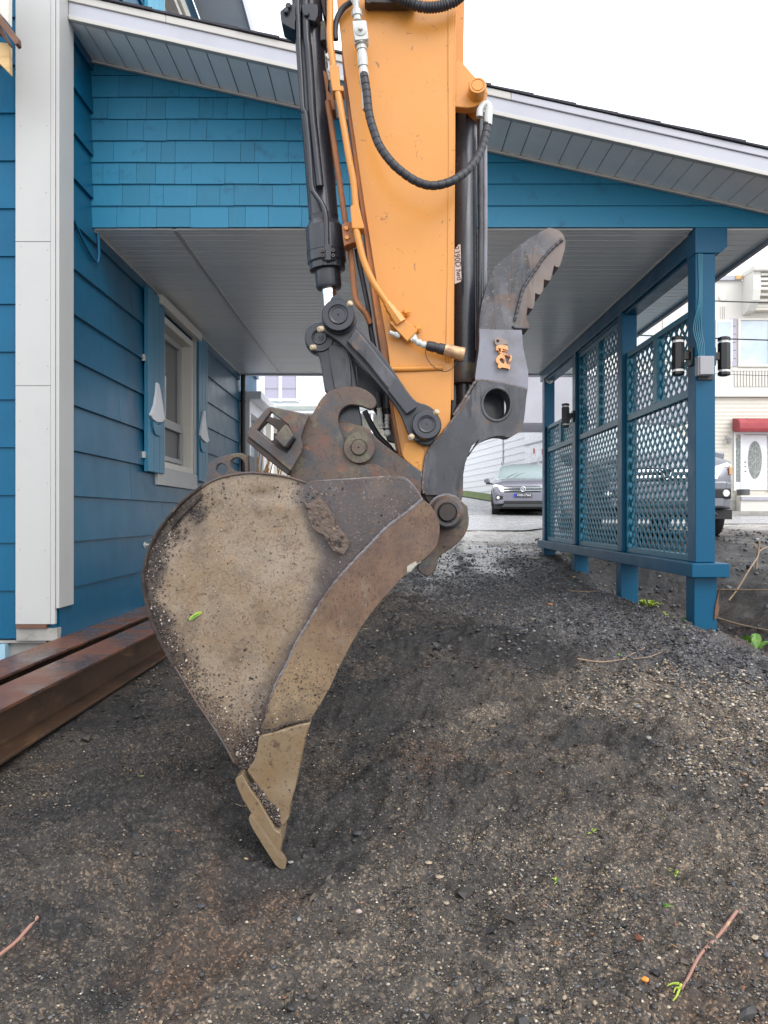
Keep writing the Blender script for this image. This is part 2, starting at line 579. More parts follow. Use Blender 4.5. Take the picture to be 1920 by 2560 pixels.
M['side'] = mat('bucket_side', (0.215, 0.160, 0.108), 0.40,
                attrs=[('dark', (0.060, 0.050, 0.052), .5, .5), ('mud', (0.028, 0.022, 0.022), .9, .9)],
                layers=[((0.30, 0.245, 0.195), 2.2, .45, .66, None, .8), ((0.19, 0.125, 0.062), 4.5, .50, .68, None, .7), ((0.30, 0.19, 0.10), 16, .58, .70, None, .5)],
                post=[((0.085, 0.050, 0.030), 30, .578, .60, ('d', 3.0), .65), ((0.13, .068, .035), 22, .585, .605, ('d', 4.0), .6), ((.40, .35, .30), 110, .60, .68, None, .45), ((.045, .032, .028), 120, .60, .64, ('d', 1.0), .75), ((.03, .022, .02), 20, .70, .74)],
                bump=[(7, .3, .006), (90, .5, .002), (240, .4, .001)], rvar=.3)
M['cutter'] = mat('bucket_side_cutter', (0.140, 0.080, 0.050), 0.42,
                  attrs=[('low', (0.235, 0.165, 0.095), .5, .5), ('mud', (0.04, 0.03, 0.025), .9, .9)],
                  post=[((0.045, 0.03, 0.022), 90, .57, .61, ('d', 1.5), .7), ((0.19, 0.16, 0.12), 12, .62, .70, (1.5, 1, .5, .4), .5)],
                  layers=[((0.085, 0.046, 0.034), 6, .45, .62, None, .9), ((0.20, 0.13, 0.06), 5, .58, .72, (1.5, 1, .5, .7), .7), ((0.20, 0.17, 0.13), 9, .60, .70, (1.5, 1, .5, .4), .7), ((0.045, 0.03, 0.022), 100, .56, .62, (1.4, 1, .6), .7), ((.3, .27, .22), 150, .68, .73, None, .6)],
                  bump=[(8, .25, .005), (90, .4, .002)], rvar=.25)
M['adapter'] = mat('tan_worn_lip_steel', (0.180, 0.130, 0.078), 0.36, layers=[((0.17, 0.11, 0.055), 6, .48, .66), ((0.10, 0.055, 0.03), 40, .57, .62, ('d', 2.0), .6), ((0.05, .03, .02), 14, .62, .67, None, .7), ((.27, .21, .15), 3.5, .5, .65, None, .6), ((.12, .065, .03), 8, .6, .7, None, .6), ((.36, .31, .24), 8, .62, .8)], bump=[(9, .2, .004), (90, .25, .001)], rvar=.2)
M['scrape'] = mat('pale_scraped_paint', (0.36, 0.34, 0.29), 0.6, layers=[((0.12, 0.085, 0.06), 22, .5, .62)], bump=[(60, .5, .003)])
M['mud'] = mat('caked_mud', (0.045, 0.034, 0.030), 0.9, layers=[((0.14, 0.11, 0.09), 60, .58, .68), ((0.02, .016, .015), 20, .5, .7)], bump=[(80, .9, .01), (20, .6, .01)])
M['mudplate'] = mat('mud_crusted_badge', (0.125, 0.092, 0.075), 0.8, layers=[((0.20, 0.15, 0.11), 50, .58, .66), ((0.025, .02, .018), 28, .56, .66), ((.35, .33, .27), 40, .7, .75)], bump=[(45, 1.0, .014), (140, .6, .004)])
M['chrome'] = mat('chrome_rod', (0.85, 0.86, 0.88), 0.08, metal=1.0)
M['zinc'] = mat('zinc_fitting', (0.50, 0.51, 0.49), 0.42, metal=0.15, bump=[(90, .1, .001)], layers=[((.35, .34, .32), 20, .55, .75)])
M['rubber'] = mat('black_rubber', (0.020, 0.021, 0.027), 0.5, bump=[(60, .25, .002)], layers=[((.045, .046, .055), 8, .5, .8)])
M['emblem'] = mat('orange_cast_letters', (0.72, 0.34, 0.14), 0.5, layers=[((0.20, 0.14, 0.11), 30, .55, .68)], bump=[(60, .5, .003)])
M['emblem_worn'] = mat('worn_cast_letters', (0.24, 0.185, 0.16), 0.5, layers=[((0.55, 0.3, 0.16), 30, .6, .7)], bump=[(60, .5, .003)])
M['sticker'] = mat('grey_pink_sticker', (0.48, 0.38, 0.34), 0.5)
M['ink'] = mat('dark_ink', (0.07, 0.035, 0.03), 0.6)
M['copper'] = mat('brass_cap', (0.50, 0.32, 0.17), 0.35, metal=.4, layers=[((0.2, .1, .07), 20, .5, .7)])
M['greaser'] = mat('grease_fitting', (0.45, 0.36, 0.24), 0.4)

# street
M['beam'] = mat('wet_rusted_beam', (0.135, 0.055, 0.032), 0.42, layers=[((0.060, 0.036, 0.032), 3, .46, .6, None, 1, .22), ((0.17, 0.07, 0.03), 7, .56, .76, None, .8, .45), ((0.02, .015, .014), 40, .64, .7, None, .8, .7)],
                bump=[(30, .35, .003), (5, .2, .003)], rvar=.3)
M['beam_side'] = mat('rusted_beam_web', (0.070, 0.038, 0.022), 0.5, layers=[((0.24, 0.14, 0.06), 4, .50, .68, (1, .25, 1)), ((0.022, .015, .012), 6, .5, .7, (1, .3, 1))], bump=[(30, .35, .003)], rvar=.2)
M['bark'] = mat('pale_twig', (0.27, 0.19, 0.125), 0.7, layers=[((0.20, 0.12, 0.08), 20, .5, .7)], bump=[(90, .4, .002)])
M['pinktwig'] = mat('peeled_pink_stem', (0.30, 0.155, 0.12), 0.55, layers=[((0.25, 0.11, 0.08), 30, .55, .7), ((.6, .38, .2), 12, .6, .75)], bump=[(90, .4, .002)])
M['leaf'] = mat('green_leaf', (0.10, 0.24, 0.03), 0.5, layers=[((0.22, 0.32, 0.05), 20, .5, .7)])
M['leaf_y'] = mat('yellow_green_leaf', (0.32, 0.42, 0.05), 0.5)
M['deadleaf'] = mat('brown_dead_leaf', (0.14, 0.045, 0.025), 0.7, bump=[(50, .5, .003)])
M['orange_bit'] = mat('orange_fragment', (0.75, 0.26, 0.04), 0.6, bump=[(50, .5, .003)])
M['straw'] = mat('dry_grass', (0.55, 0.30, 0.12), 0.8)
M['wsiding'] = mat('white_siding', (0.70, 0.71, 0.74), 0.5, bump=[(20, .1, .002)], layers=[((.68, .69, .72), 2, .5, .8)], objvar=.02)
M['csiding'] = mat('cream_siding', (0.60, 0.57, 0.50), 0.55, bump=[(20, .1, .002)], objvar=.02)
M['stucco'] = mat('cream_stucco', (0.62, 0.60, 0.56), 0.8, bump=[(60, .3, .004)], layers=[((.62, .6, .55), 1.2, .5, .8)])
M['greywall'] = mat('grey_lavender_panel', (0.36, 0.36, 0.40), 0.5, layers=[((.28, .28, .31), .8, .4, .8)])
M['lavender'] = mat('curtained_glass', (0.36, 0.34, 0.44), 0.1, bump=[(1.5, .1, .01)])
M['skyglass'] = mat('painted_sky_glass', (0.42, 0.50, 0.56), 0.08, layers=[((.58, .62, .66), .8, .4, .7)])  # reflected sky painted into the pane colour
M['awning'] = mat('red_canvas', (0.30, 0.045, 0.055), 0.7, layers=[((.38, .10, .10), 3, .5, .8)], bump=[(80, .2, .002)])
M['doorwhite'] = mat('white_door', (0.80, 0.81, 0.85), 0.35)
M['leaded'] = mat('leaded_glass', (0.16, 0.18, 0.17), 0.2, layers=[((.4, .42, .4), 12, .5, .7)])
M['plastic'] = mat('plastic_sheet', (0.66, 0.67, 0.70), 0.25, bump=[(3, .9, .05), (9, .6, .02)])
M['red'] = mat('red_print', (0.6, 0.08, 0.08), 0.6)
M['green_grey'] = mat('green_grey_roof', (0.36, 0.40, 0.38), 0.7, layers=[((.28, .32, .3), 3, .4, .7)])
M['carpaint'] = mat('grey_car_paint', (0.21, 0.21, 0.25), 0.22, metal=.35, spec=.6)
M['carpaint2'] = mat('silver_grey_car_paint', (0.15, 0.155, 0.18), 0.22, metal=.35, spec=.6)
M['carglass'] = mat('windscreen', (0.36, 0.44, 0.45), 0.06, spec=1.0)  # pale tint paints the reflection into the glass colour
M['carblack'] = mat('black_car_trim', (0.012, 0.012, 0.013), 0.5)
M['skid'] = mat('dark_skid_plate', (0.07, 0.075, 0.08), 0.45)
M['tyre'] = mat('tyre_rubber', (0.010, 0.010, 0.011), 0.7, bump=[(60, .4, .004)])
M['rim'] = mat('alloy_rim', (0.35, 0.35, 0.37), 0.3, metal=.8)
M['headlamp'] = mat('headlamp_lens', (0.75, 0.76, 0.74), 0.08, metal=.5)
m_, nt_, b_ = new_mat('lit_headlamp')
b_.inputs['Base Color'].default_value = (.9, .9, .85, 1)
b_.inputs['Emission Color'].default_value = (1, .96, .8, 1)
b_.inputs['Emission Strength'].default_value = 1.6
M['lamp_lit'] = m_
M['amber'] = mat('amber_lens', (0.8, 0.35, 0.12), 0.2)
M['platewhite'] = mat('plate_letters', (0.75, 0.76, 0.8), 0.4)
M['plateblue'] = mat('plate_blue', (0.02, 0.04, 0.45), 0.4)
M['wire'] = mat('black_cable', (0.02, 0.02, 0.02), 0.6)


# ground material: soil + zones
def ground_material():
    m, nt, b = new_mat('wet_dark_soil')
    f1, _ = noise_fac(nt, 2.2, .38, .66, 8)
    c = mixc(nt, f1, (0.050, 0.043, 0.038), (0.032, 0.030, 0.030))
    f2, _ = noise_fac(nt, 0.9, .48, .70, 8, off=4)
    c = mixc(nt, f2, c, (0.076, 0.060, 0.047))
    f3, _ = noise_fac(nt, 1.7, .50, .58, 7, ('d', .8), off=17)
    c = mixc(nt, mathn(nt, 'MULTIPLY', f3, .85), c, (0.016, 0.016, 0.018))
    f4, _ = noise_fac(nt, 3.1, .58, .68, 7, None, off=31)
    c = mixc(nt, mathn(nt, 'MULTIPLY', f4, .45), c, (0.092, 0.066, 0.047))
    z = nt.nodes.new('ShaderNodeAttribute'); z.attribute_name = 'zone'
    sp = nt.nodes.new('ShaderNodeSeparateColor')
    nt.links.new(z.outputs['Color'], sp.inputs[0])
    fn, _ = noise_fac(nt, 5.0, .38, .62, 8, off=9)

    def zf(ch, amt=.6):
        f = mathn(nt, 'ADD', sp.outputs[ch], mathn(nt, 'MULTIPLY', mathn(nt, 'SUBTRACT', fn, .5), amt))
        f = mathn(nt, 'MULTIPLY', f, sstepn(nt, sp.outputs[ch]))
        return mathn(nt, 'MINIMUM', mathn(nt, 'MAXIMUM', f, 0.0), 1.0)
    c = mixc(nt, zf(0), c, (0.102, 0.087, 0.073))    # pale gravelly
    c = mixc(nt, zf(1), c, (0.060, 0.034, 0.022))    # brown earth
    c = mixc(nt, zf(2), c, (0.060, 0.061, 0.068))    # blue-grey chippings
    c = mixc(nt, attr_fac(nt, 'black'), c, (0.017, 0.017, 0.019))   # smooth black soil, with contact shade painted round the bucket
    c = mixc(nt, attr_fac(nt, 'track_sheen'), c, (0.40, 0.40, 0.405))  # pale gravel track, its bright wet sheen painted into the colour
    # grit colour
    vo = nt.nodes.new('ShaderNodeTexVoronoi')
    vo.inputs['Scale'].default_value = 130
    tc = nt.nodes.new('ShaderNodeTexCoord')
    nt.links.new(tc.outputs['Object'], vo.inputs['Vector'])
    cr = nt.nodes.new('ShaderNodeValToRGB')
    e = cr.color_ramp.elements
    e[0].position = 0.0; e[0].color = (.35, .33, .32, 1)
    e[1].position = 0.55; e[1].color = (1.0, .97, .93, 1)
    for p, q in ((.8, (1.5, 1.4, 1.25, 1)), (.93, (3.6, 3.0, 2.2, 1)), (1.0, (4.5, 4.2, 3.8, 1))):
        x = e.new(p); x.color = q
    sc2 = nt.nodes.new('ShaderNodeSeparateColor')
    nt.links.new(vo.outputs['Color'], sc2.inputs[0])
    nt.links.new(sc2.outputs[0], cr.inputs[0])
    mm = nt.nodes.new('ShaderNodeMix'); mm.data_type = 'RGBA'; mm.blend_type = 'MULTIPLY'
    mm.inputs['Factor'].default_value = .75
    nt.links.new(c, mm.inputs['A']); nt.links.new(cr.outputs[0], mm.inputs['B'])
    c = mm.outputs['Result']
    nt.links.new(c, b.inputs['Base Color'])
    wet = nt.nodes.new('ShaderNodeAttribute'); wet.attribute_name = 'wet'
    fr, _ = noise_fac(nt, 3.0, .42, .62, 6, off=2)
    w = mathn(nt, 'MAXIMUM', mathn(nt, 'MULTIPLY', wet.outputs['Fac'], fr), attr_fac(nt, 'track_sheen'))
    ro = mathn(nt, 'SUBTRACT', 0.68, mathn(nt, 'MULTIPLY', w, .58))
    nt.links.new(ro, b.inputs['Roughness'])
    b.inputs['Specular IOR Level'].default_value = .5
    _, o1 = noise_fac(nt, 90, 0, 1, 8, rough=.7)
    b1 = nt.nodes.new('ShaderNodeBump'); b1.inputs['Strength'].default_value = .75; b1.inputs['Distance'].default_value = .012
    nt.links.new(o1, b1.inputs['Height'])
    b2 = nt.nodes.new('ShaderNodeBump'); b2.inputs['Strength'].default_value = .6; b2.inputs['Distance'].default_value = .006
    b2.invert = True
    nt.links.new(vo.outputs['Distance'], b2.inputs['Height'])
    nt.links.new(b1.outputs[0], b2.inputs['Normal'])
    nt.links.new(b2.outputs[0], b.inputs['Normal'])
    return m


def sstepn(nt, s):
    r = nt.nodes.new('ShaderNodeMapRange')
    r.inputs['From Min'].default_value = 0.02; r.inputs['From Max'].default_value = 0.3
    r.clamp = True
    nt.links.new(s, r.inputs['Value'])
    return r.outputs[0]


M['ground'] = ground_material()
M['road'] = mat('wet_asphalt', (0.34, 0.335, 0.335), 0.25, layers=[((0.24, 0.24, 0.245), 1.2, .45, .7, None, 1, .4), ((0.40, .39, .38), 8, .55, .75), ((.12, .12, .12), 3, .66, .68, (.15, 1, 1))],
                bump=[(60, .25, .003)], rvar=.2)  # base colour lightened to hold the sky's grazing reflection
M['grass'] = mat('lawn', (0.10, 0.16, 0.04), 0.9, layers=[((.20, .22, .10), 9, .45, .6)], bump=[(40, 1, .05)])

# ------------------------------------------------------------------ ground
YP = [0, 1, 2, 3, 4, 5, 6, 8, 10, 12, 14, 18, 22, 26, 40, 60, 100, 400]
ZR = [-1.5, -1.47, -1.42, -1.34, -1.13, -.94, -.81, -.75, -.67, -.57, -.40, -.14, -.015, 0.10, 1.12, 1.7, 2, 2]
ZL = [-1.55, -1.45, -1.34, -1.18, -1.12, -1.12, -1.12, -1.05, -.95, -.8, -.55, -.18, -.02, 0.10, 1.12, 1.7, 2, 2]
ZF = [-1.5, -1.47, -1.42, -1.34, -1.15, -1.0, -.9, -.62, -.36, -.26, -.2, -.1, -.015, 0, 0, 0, 0, 0]


def blob(x, y, cx, cy, rx, ry, a=0, soft=.35):
    c_, s_ = math.cos(a), math.sin(a)
    u = ((x - cx) * c_ + (y - cy) * s_) / rx; v = (-(x - cx) * s_ + (y - cy) * c_) / ry
    return 1 - sstep(1 - soft, 1 + soft, np.hypot(u, v))


def gz(x, y, fine=True):
    x = np.asarray(x, float); y = np.asarray(y, float)
    r = np.interp(y, YP, ZR); l = np.interp(y, YP, ZL); f = np.interp(y, YP, ZF)
    k = sstep(-1.7, 0.4, x)
    z = l * (1 - k) + r * k
    k2 = sstep(2.7, 4.2, x)
    kk = k2 * (1 - sstep(22, 26, y)) + sstep(8.5, 12, x) * sstep(22, 26, y)
    z = z * (1 - kk) + f * kk
    z = z + sstep(-9, -14, x) * 0
    # dips and mounds
    def g(cx, cy, sx, sy, h, a=0.0):
        dx, dy = x - cx, y - cy
        c_, s_ = math.cos(a), math.sin(a)
        u = dx * c_ + dy * s_; v = -dx * s_ + dy * c_
        return h * np.exp(-(u / sx) ** 2 - (v / sy) ** 2)
    z = z + g(-.42, 2.95, .22, .22, -.04) + g(.05, 3.45, .4, .3, .07, .4)
    z = z + g(3.15, 7.1, .62, 1.5, -.42) + g(2.95, 5.55, .45, .28, -.14) + g(2.7, 9.0, .4, .8, -.12)
    z = z + g(.9, 5.4, .9, .22, .06, .25) + g(.25, 4.5, .55, .16, .06, .5) + g(1.5, 4.3, .5, .25, .05, -.2)
    z = z + g(-1.0, 2.7, .5, .13, .05, .7) + g(-.75, 2.45, .06, .5, -.05, -.1) + g(.5, 3.1, .1, .6, -.04, -.5) + g(.9, 3.2, .08, .7, -.035, -.4)
    if fine:
        am = np.interp(y, [0, 7, 9, 12, 15.6, 17.6], [1, 1, .5, .4, .28, 0.0])
        am = am * (.15 + .85 * sstep(-1.75, -1.2, x))
        z = z + am * (.07 * fbm(x, y, 1.1, 5, 3) * np.interp(y, [0, 3, 8], [.5, .8, 1]) + .055 * fbm(x, y, 6, 4, 9, .62) + .024 * fbm(x, y, 30, 3, 21, .6) +   .05 * fbm(x * .9 + y * .45, (y * .9 - x * .45) * 3.2, 1.3, 4, 33, .55) * np.interp(y, [2, 3, 6, 7.5], [.5, 1, 1, 0]) + .012 * np.sin((y * .96 - x * .28) * 42) * blob(x, y, .75, 3.9, .35, .45) + .02 * np.abs(fbm(x, y, 13, 3, 83, .6)) * np.interp(y, [0, 6, 9], [1, 1, 0]))
    return z + CZ


def axis(segs):
    out = [segs[0][0]]
    for a, b_, n in segs:
        out += list(np.linspace(a, b_, n + 1)[1:])
    return np.array(out)


xs = axis([(-60, -12, 12), (-12, -4, 16), (-4, -2.2, 30), (-2.2, 3.4, 400), (3.4, 6, 60), (6, 14, 40), (14, 70, 16)])
ys = axis([(-8, 0.6, 20), (0.6, 1.8, 60), (1.8, 4.2, 200), (4.2, 7.5, 160), (7.5, 13, 130), (13, 24, 70), (24, 60, 36), (60, 400, 10)])
GX, GY = np.meshgrid(xs, ys)
GZ = gz(GX, GY)
nx, ny = len(xs), len(ys)
verts = np.stack([GX.ravel(), GY.ravel(), GZ.ravel()], 1)
idx = np.arange(nx * ny).reshape(ny, nx)
quads = np.stack([idx[:-1, :-1], idx[:-1, 1:], idx[1:, 1:], idx[1:, :-1]], -1).reshape(-1, 4)
gme = bpy.data.meshes.new('ground')
gme.vertices.add(len(verts)); gme.vertices.foreach_set('co', verts.ravel())
gme.loops.add(quads.size); gme.loops.foreach_set('vertex_index', quads.ravel())
gme.polygons.add(len(quads)); gme.polygons.foreach_set('loop_start', np.arange(0, quads.size, 4))
gme.update(calc_edges=True)
gme.polygons.foreach_set('use_smooth', np.ones(len(quads), bool))


def zones(x, y):
    nz = .35 * fbm(x, y, 2.3, 4, 51)
    pale = np.maximum.reduce([blob(x + nz, y + nz, 2.1, 4.35, 1.1, .55), .55 * blob(x + nz, y, 1.2, 2.6, 1.6, .8), .45 * blob(x, y + nz, -.3, 1.9, 1.4, .4), .8 * blob(x, y, .47, 4.0, .13, .35, -.5), .6 * blob(x, y, 1.9, 3.6, .7, .3)])
    brown = np.maximum.reduce([blob(x + .3 * nz, y + .4 * nz, 3.05, 7.0, .62, 1.7), .9 * blob(x, y + .3 * nz, 2.95, 5.62, .6, .3), .5 * blob(x + nz, y, .25, 3.7, .18, .2), .4 * blob(x + nz, y + nz, -.55, 2.5, .25, .3), .35 * blob(x + nz, y + nz, 1.1, 2.1, .5, .3)])
    grey = np.maximum.reduce([blob(x + .5 * nz, y + nz, 1.75, 5.9, 1.0, 1.0, .3), blob(x + nz, y + nz, 1.5, 9, 1.3, 3.2), blob(x + nz, y, 2.3, 5.0, .7, .5)])
    return pale, brown, grey


pz, bz, gg = zones(GX.ravel(), GY.ravel())
ca = gme.color_attributes.new('zone', 'FLOAT_COLOR', 'POINT')
ca.data.foreach_set('color', np.stack([pz, bz, gg, np.ones_like(pz)], 1).astype(np.float32).ravel())
def black_soil_shade(x, y):  # black soil patches; the blobs beside the bucket paint its contact shade
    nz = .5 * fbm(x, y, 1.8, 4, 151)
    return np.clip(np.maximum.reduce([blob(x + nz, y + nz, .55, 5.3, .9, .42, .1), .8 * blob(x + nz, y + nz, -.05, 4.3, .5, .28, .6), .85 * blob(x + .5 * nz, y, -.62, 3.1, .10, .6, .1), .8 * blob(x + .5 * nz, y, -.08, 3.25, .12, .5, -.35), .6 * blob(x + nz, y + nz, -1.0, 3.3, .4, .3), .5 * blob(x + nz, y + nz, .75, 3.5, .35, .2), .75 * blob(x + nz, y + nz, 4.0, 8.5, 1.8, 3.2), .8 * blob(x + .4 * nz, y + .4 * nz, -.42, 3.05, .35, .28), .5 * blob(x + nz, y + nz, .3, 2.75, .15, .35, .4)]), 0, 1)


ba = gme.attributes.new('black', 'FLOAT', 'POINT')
ba.data.foreach_set('value', black_soil_shade(GX.ravel(), GY.ravel()).astype(np.float32))
def track_sheen_z(x, y):  # mask of the wheel tracks whose wet sheen is painted pale
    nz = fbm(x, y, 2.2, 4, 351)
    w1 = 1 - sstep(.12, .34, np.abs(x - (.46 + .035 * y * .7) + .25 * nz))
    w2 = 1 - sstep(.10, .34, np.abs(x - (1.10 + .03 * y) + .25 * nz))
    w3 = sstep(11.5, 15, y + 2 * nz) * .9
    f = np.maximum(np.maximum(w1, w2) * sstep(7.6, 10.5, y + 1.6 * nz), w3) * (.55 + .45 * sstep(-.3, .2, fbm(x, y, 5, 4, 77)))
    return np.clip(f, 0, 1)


ta = gme.attributes.new('track_sheen', 'FLOAT', 'POINT')
ta.data.foreach_set('value', track_sheen_z(GX.ravel(), GY.ravel()).astype(np.float32))
wa = gme.attributes.new('wet', 'FLOAT', 'POINT')
wv = np.clip(sstep(9, 12.5, GY.ravel()) + .6 * blob(GX.ravel(), GY.ravel(), 4.2, 9, 1.6, 2.5) + .8 * blob(GX.ravel(), GY.ravel(), .5, 8.5, .8, 1.5), 0, 1)
wa.data.foreach_set('value', wv.astype(np.float32))
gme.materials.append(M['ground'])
ground = bpy.data.objects.new('ground', gme)
COL.objects.link(ground)
ground['kind'] = 'structure'


def gpt(x, y, dz=0.0):
    return Vector((x, y, float(gz(np.array([x]), np.array([y]))[0]) + dz))


def sheet(name, x0f, x1f, y0, y1, nxs, nys, lift, material):
    yy = np.linspace(y0, y1, nys)
    V = []
    for y in yy:
        a, b_ = x0f(y), x1f(y)
        xx = np.linspace(a, b_, nxs)
        zz = gz(xx, np.full_like(xx, y), fine=False) + lift
        V += list(zip(xx, [y] * nxs, zz))
    Fc = [(j * nxs + i, j * nxs + i + 1, (j + 1) * nxs + i + 1, (j + 1) * nxs + i) for j in range(nys - 1) for i in range(nxs - 1)]
    o = part(name, V, Fc, material, None, smooth=True)
    o['kind'] = 'structure'
    return o


sheet('road', lambda y: -40, lambda y: 60, 15.6, 24.0, 120, 20, .012, M['road'])
sheet('street_uphill', lambda y: -4, lambda y: 7.5, 23.9, 70, 20, 40, .018, M['road'])
o = box('sidewalk', 8.5, 40, 24.6, 28.2, CZ - .3, CZ + .17, M['concrete'], None); o['kind'] = 'structure'


M['water'] = mat('standing_water', (0.05, 0.05, 0.052), 0.04, bump=[(14, .05, .004)])
sheet('puddle', lambda y: .2 + .3 * math.sin(y), lambda y: 1.85 + .3 * math.sin(y * 1.7), 9.4, 15.9, 14, 30, -.014, M['water'])
sheet('puddle', lambda y: 3.9, lambda y: 6.5, 7.2, 12.5, 14, 30, -.025, M['water'])
# pebbles: two stuff objects of real little stones
def ico():
    t = (1 + 5 ** .5) / 2
    V = np.array([(-1, t, 0), (1, t, 0), (-1, -t, 0), (1, -t, 0), (0, -1, t), (0, 1, t), (0, -1, -t), (0, 1, -t), (t, 0, -1), (t, 0, 1), (-t, 0, -1), (-t, 0, 1)], float)
    V /= np.linalg.norm(V[0])
    Fc = np.array([(0, 11, 5), (0, 5, 1), (0, 1, 7), (0, 7, 10), (0, 10, 11), (1, 5, 9), (5, 11, 4), (11, 10, 2), (10, 7, 6), (7, 1, 8), (3, 9, 4), (3, 4, 2), (3, 2, 6), (3, 6, 8), (3, 8, 9), (4, 9, 5), (2, 4, 11), (6, 2, 10), (8, 6, 7), (9, 8, 1)])
    return V, Fc


PAL_A = np.array([(.030, .028, .028), (.045, .040, .036), (.06, .055, .052), (.10, .085, .07), (.055, .058, .065), (.22, .17, .12), (.36, .29, .21), (.50, .45, .38), (.16, .08, .05), (.115, .11, .11)])
PAL_P = np.array([.28, .26, .18, .11, .08, .03, .02, .008, .01, .03])
PAL_B = np.array([(.035, .037, .045), (.055, .058, .068), (.08, .083, .095), (.13, .13, .14), (.05, .045, .042), (.25, .25, .25), (.20, .16, .12)])
PAL_BP = np.array([.28, .27, .18, .12, .09, .03, .03])
PAL_C = np.array([(.08, .08, .085), (.14, .12, .10), (.26, .20, .14), (.34, .29, .22), (.46, .40, .32), (.20, .11, .07), (.05, .05, .055), (.15, .15, .155)])
PAL_CP = np.array([.2, .2, .15, .12, .08, .05, .12, .08])


def stones(name, P, S, C, parent=None, label=None, normal_y=False, up=.35, shape=(1, 1, 1), rough=(.72, 1.18)):
    """P (n,3), S (n,) radius, C (n,3)"""
    V0, F0 = ico()
    n = len(P)
    jit = RNG.uniform(rough[0], rough[1], (n, 12, 1))
    sc = np.stack([RNG.uniform(.8, 1.5, n), RNG.uniform(.7, 1.1, n), RNG.uniform(.4, .8, n)], 1) * np.array(shape)
    v = V0[None] * jit * (S[:, None] * sc)[:, None, :]
    a = RNG.uniform(0, 2 * math.pi, n); ca_, sa_ = np.cos(a), np.sin(a)
    tx = RNG.uniform(-.5, .5, n); ct, st = np.cos(tx), np.sin(tx)
    y2 = v[..., 1] * ct[:, None] - v[..., 2] * st[:, None]; z2 = v[..., 1] * st[:, None] + v[..., 2] * ct[:, None]
    x3 = v[..., 0] * ca_[:, None] - y2 * sa_[:, None]; y3 = v[..., 0] * sa_[:, None] + y2 * ca_[:, None]
    v = np.stack([x3, y3, z2], -1)
    if normal_y:
        v = v[..., [0, 2, 1]]
        v[..., 1] -= (S * .1)[:, None]
    else:
        v[..., 2] += (S * up)[:, None]
    v = (v + P[:, None, :]).reshape(-1, 3)
    f = (F0[None] + (np.arange(n) * 12)[:, None, None]).reshape(-1, 3)
    if parent is not None: v = v - np.array(wl(parent))
    me = bpy.data.meshes.new(name)
    me.vertices.add(len(v)); me.vertices.foreach_set('co', v.astype(np.float32).ravel())
    me.loops.add(f.size); me.loops.foreach_set('vertex_index', f.astype(np.int32).ravel())
    me.polygons.add(len(f)); me.polygons.foreach_set('loop_start', np.arange(0, f.size, 3))
    me.update(calc_edges=True)
    at = me.color_attributes.new('tint', 'FLOAT_COLOR', 'POINT')
    cc = np.concatenate([np.repeat(C, 12, 0), np.ones((n * 12, 1))], 1).astype(np.float32)
    at.data.foreach_set('color', cc.ravel())
    me.materials.append(M['pebble'])
    me.polygons.foreach_set('use_smooth', np.full(len(f), rough[0] > .5, dtype=bool))
    o = obj(name, me, parent)
    o['kind'] = 'stuff'
    if label: o['label'] = label
    return o


m_, nt_, b_ = new_mat('pebble_stone')
at_ = nt_.nodes.new('ShaderNodeAttribute'); at_.attribute_name = 'tint'
nt_.links.new(at_.outputs['Color'], b_.inputs['Base Color'])
b_.inputs['Roughness'].default_value = .5
M['pebble'] = m_


def scatter(n, x0, x1, y0, y1, rmean, sig, pal, pp, dens=None, rmax=.03):
    x = RNG.uniform(x0, x1, n)
    # more of them near the viewer's end of the strip
    y = RNG.uniform(y0, y1, n)
    if dens is not None:
        k = RNG.uniform(0, 1, n) < dens(x, y)
        x, y = x[k], y[k]
    n = len(x)
    s = np.clip(np.exp(RNG.normal(math.log(rmean), sig, n)), .0015, rmax)
    c = pal[RNG.choice(len(pal), n, p=pp / pp.sum())] * RNG.uniform(.75, 1.25, (n, 1))
    z = gz(x, y)
    return np.stack([x, y, z], 1), s, c


def cat(*L):
    return [np.concatenate([l[i] for l in L]) for i in range(3)]


dn = lambda x, y: (.22 + .78 * sstep(-.15, .2, fbm(x, y, 1.9, 4, 77))) * (1 - .75 * black_soil_shade(x, y))
fr = lambda x, y: (np.abs(x) < .56 * y + .15) & (x > -1.7)
A = scatter(46000, -1.7, 2.3, 1.75, 4.0, .0036, .42, PAL_A, PAL_P, lambda x, y: dn(x, y) * fr(x, y), .016)
B = scatter(9000, -1.7, 2.6, 4.0, 6.2, .0055, .42, PAL_A, PAL_P, lambda x, y: dn(x, y) * fr(x, y), .02)
P_, S_, C_ = cat(A, B)
o = stones('gravel', P_, S_, C_)
tag(o, 'dark soil grit and small pebbles spread over the dug ground in front', 'gravel', kind='stuff')
K1 = scatter(2600, -1.7, 2.6, 1.8, 6.2, .0115, .42, np.array([(.036, .031, .028), (.05, .042, .036), (.028, .027, .028), (.07, .055, .042)]), np.array([.35, .3, .2, .15]), lambda x, y: (.12 + .88 * sstep(.0, .3, fbm(x, y, 1.3, 4, 177))) * fr(x, y), .034)
o = stones('soil_clods', *K1, up=.15, rough=(.45, 1.3))
tag(o, 'loose dark soil clods lying about on the dug ground', 'soil', kind='stuff')
L1 = scatter(420, -1.2, 3.0, 1.9, 6.4, .0075, .4, np.array([(.30, .17, .08), (.20, .09, .05), (.36, .26, .15), (.12, .06, .035), (.12, .15, .04)]), np.array([.25, .2, .2, .2, .15]), lambda x, y: (.2 + .8 * sstep(-.1, 1.2, x)) * fr(x, y), .016)
o = stones('litter', *L1, up=.3, shape=(1.7, .55, .35), rough=(.5, 1.2))
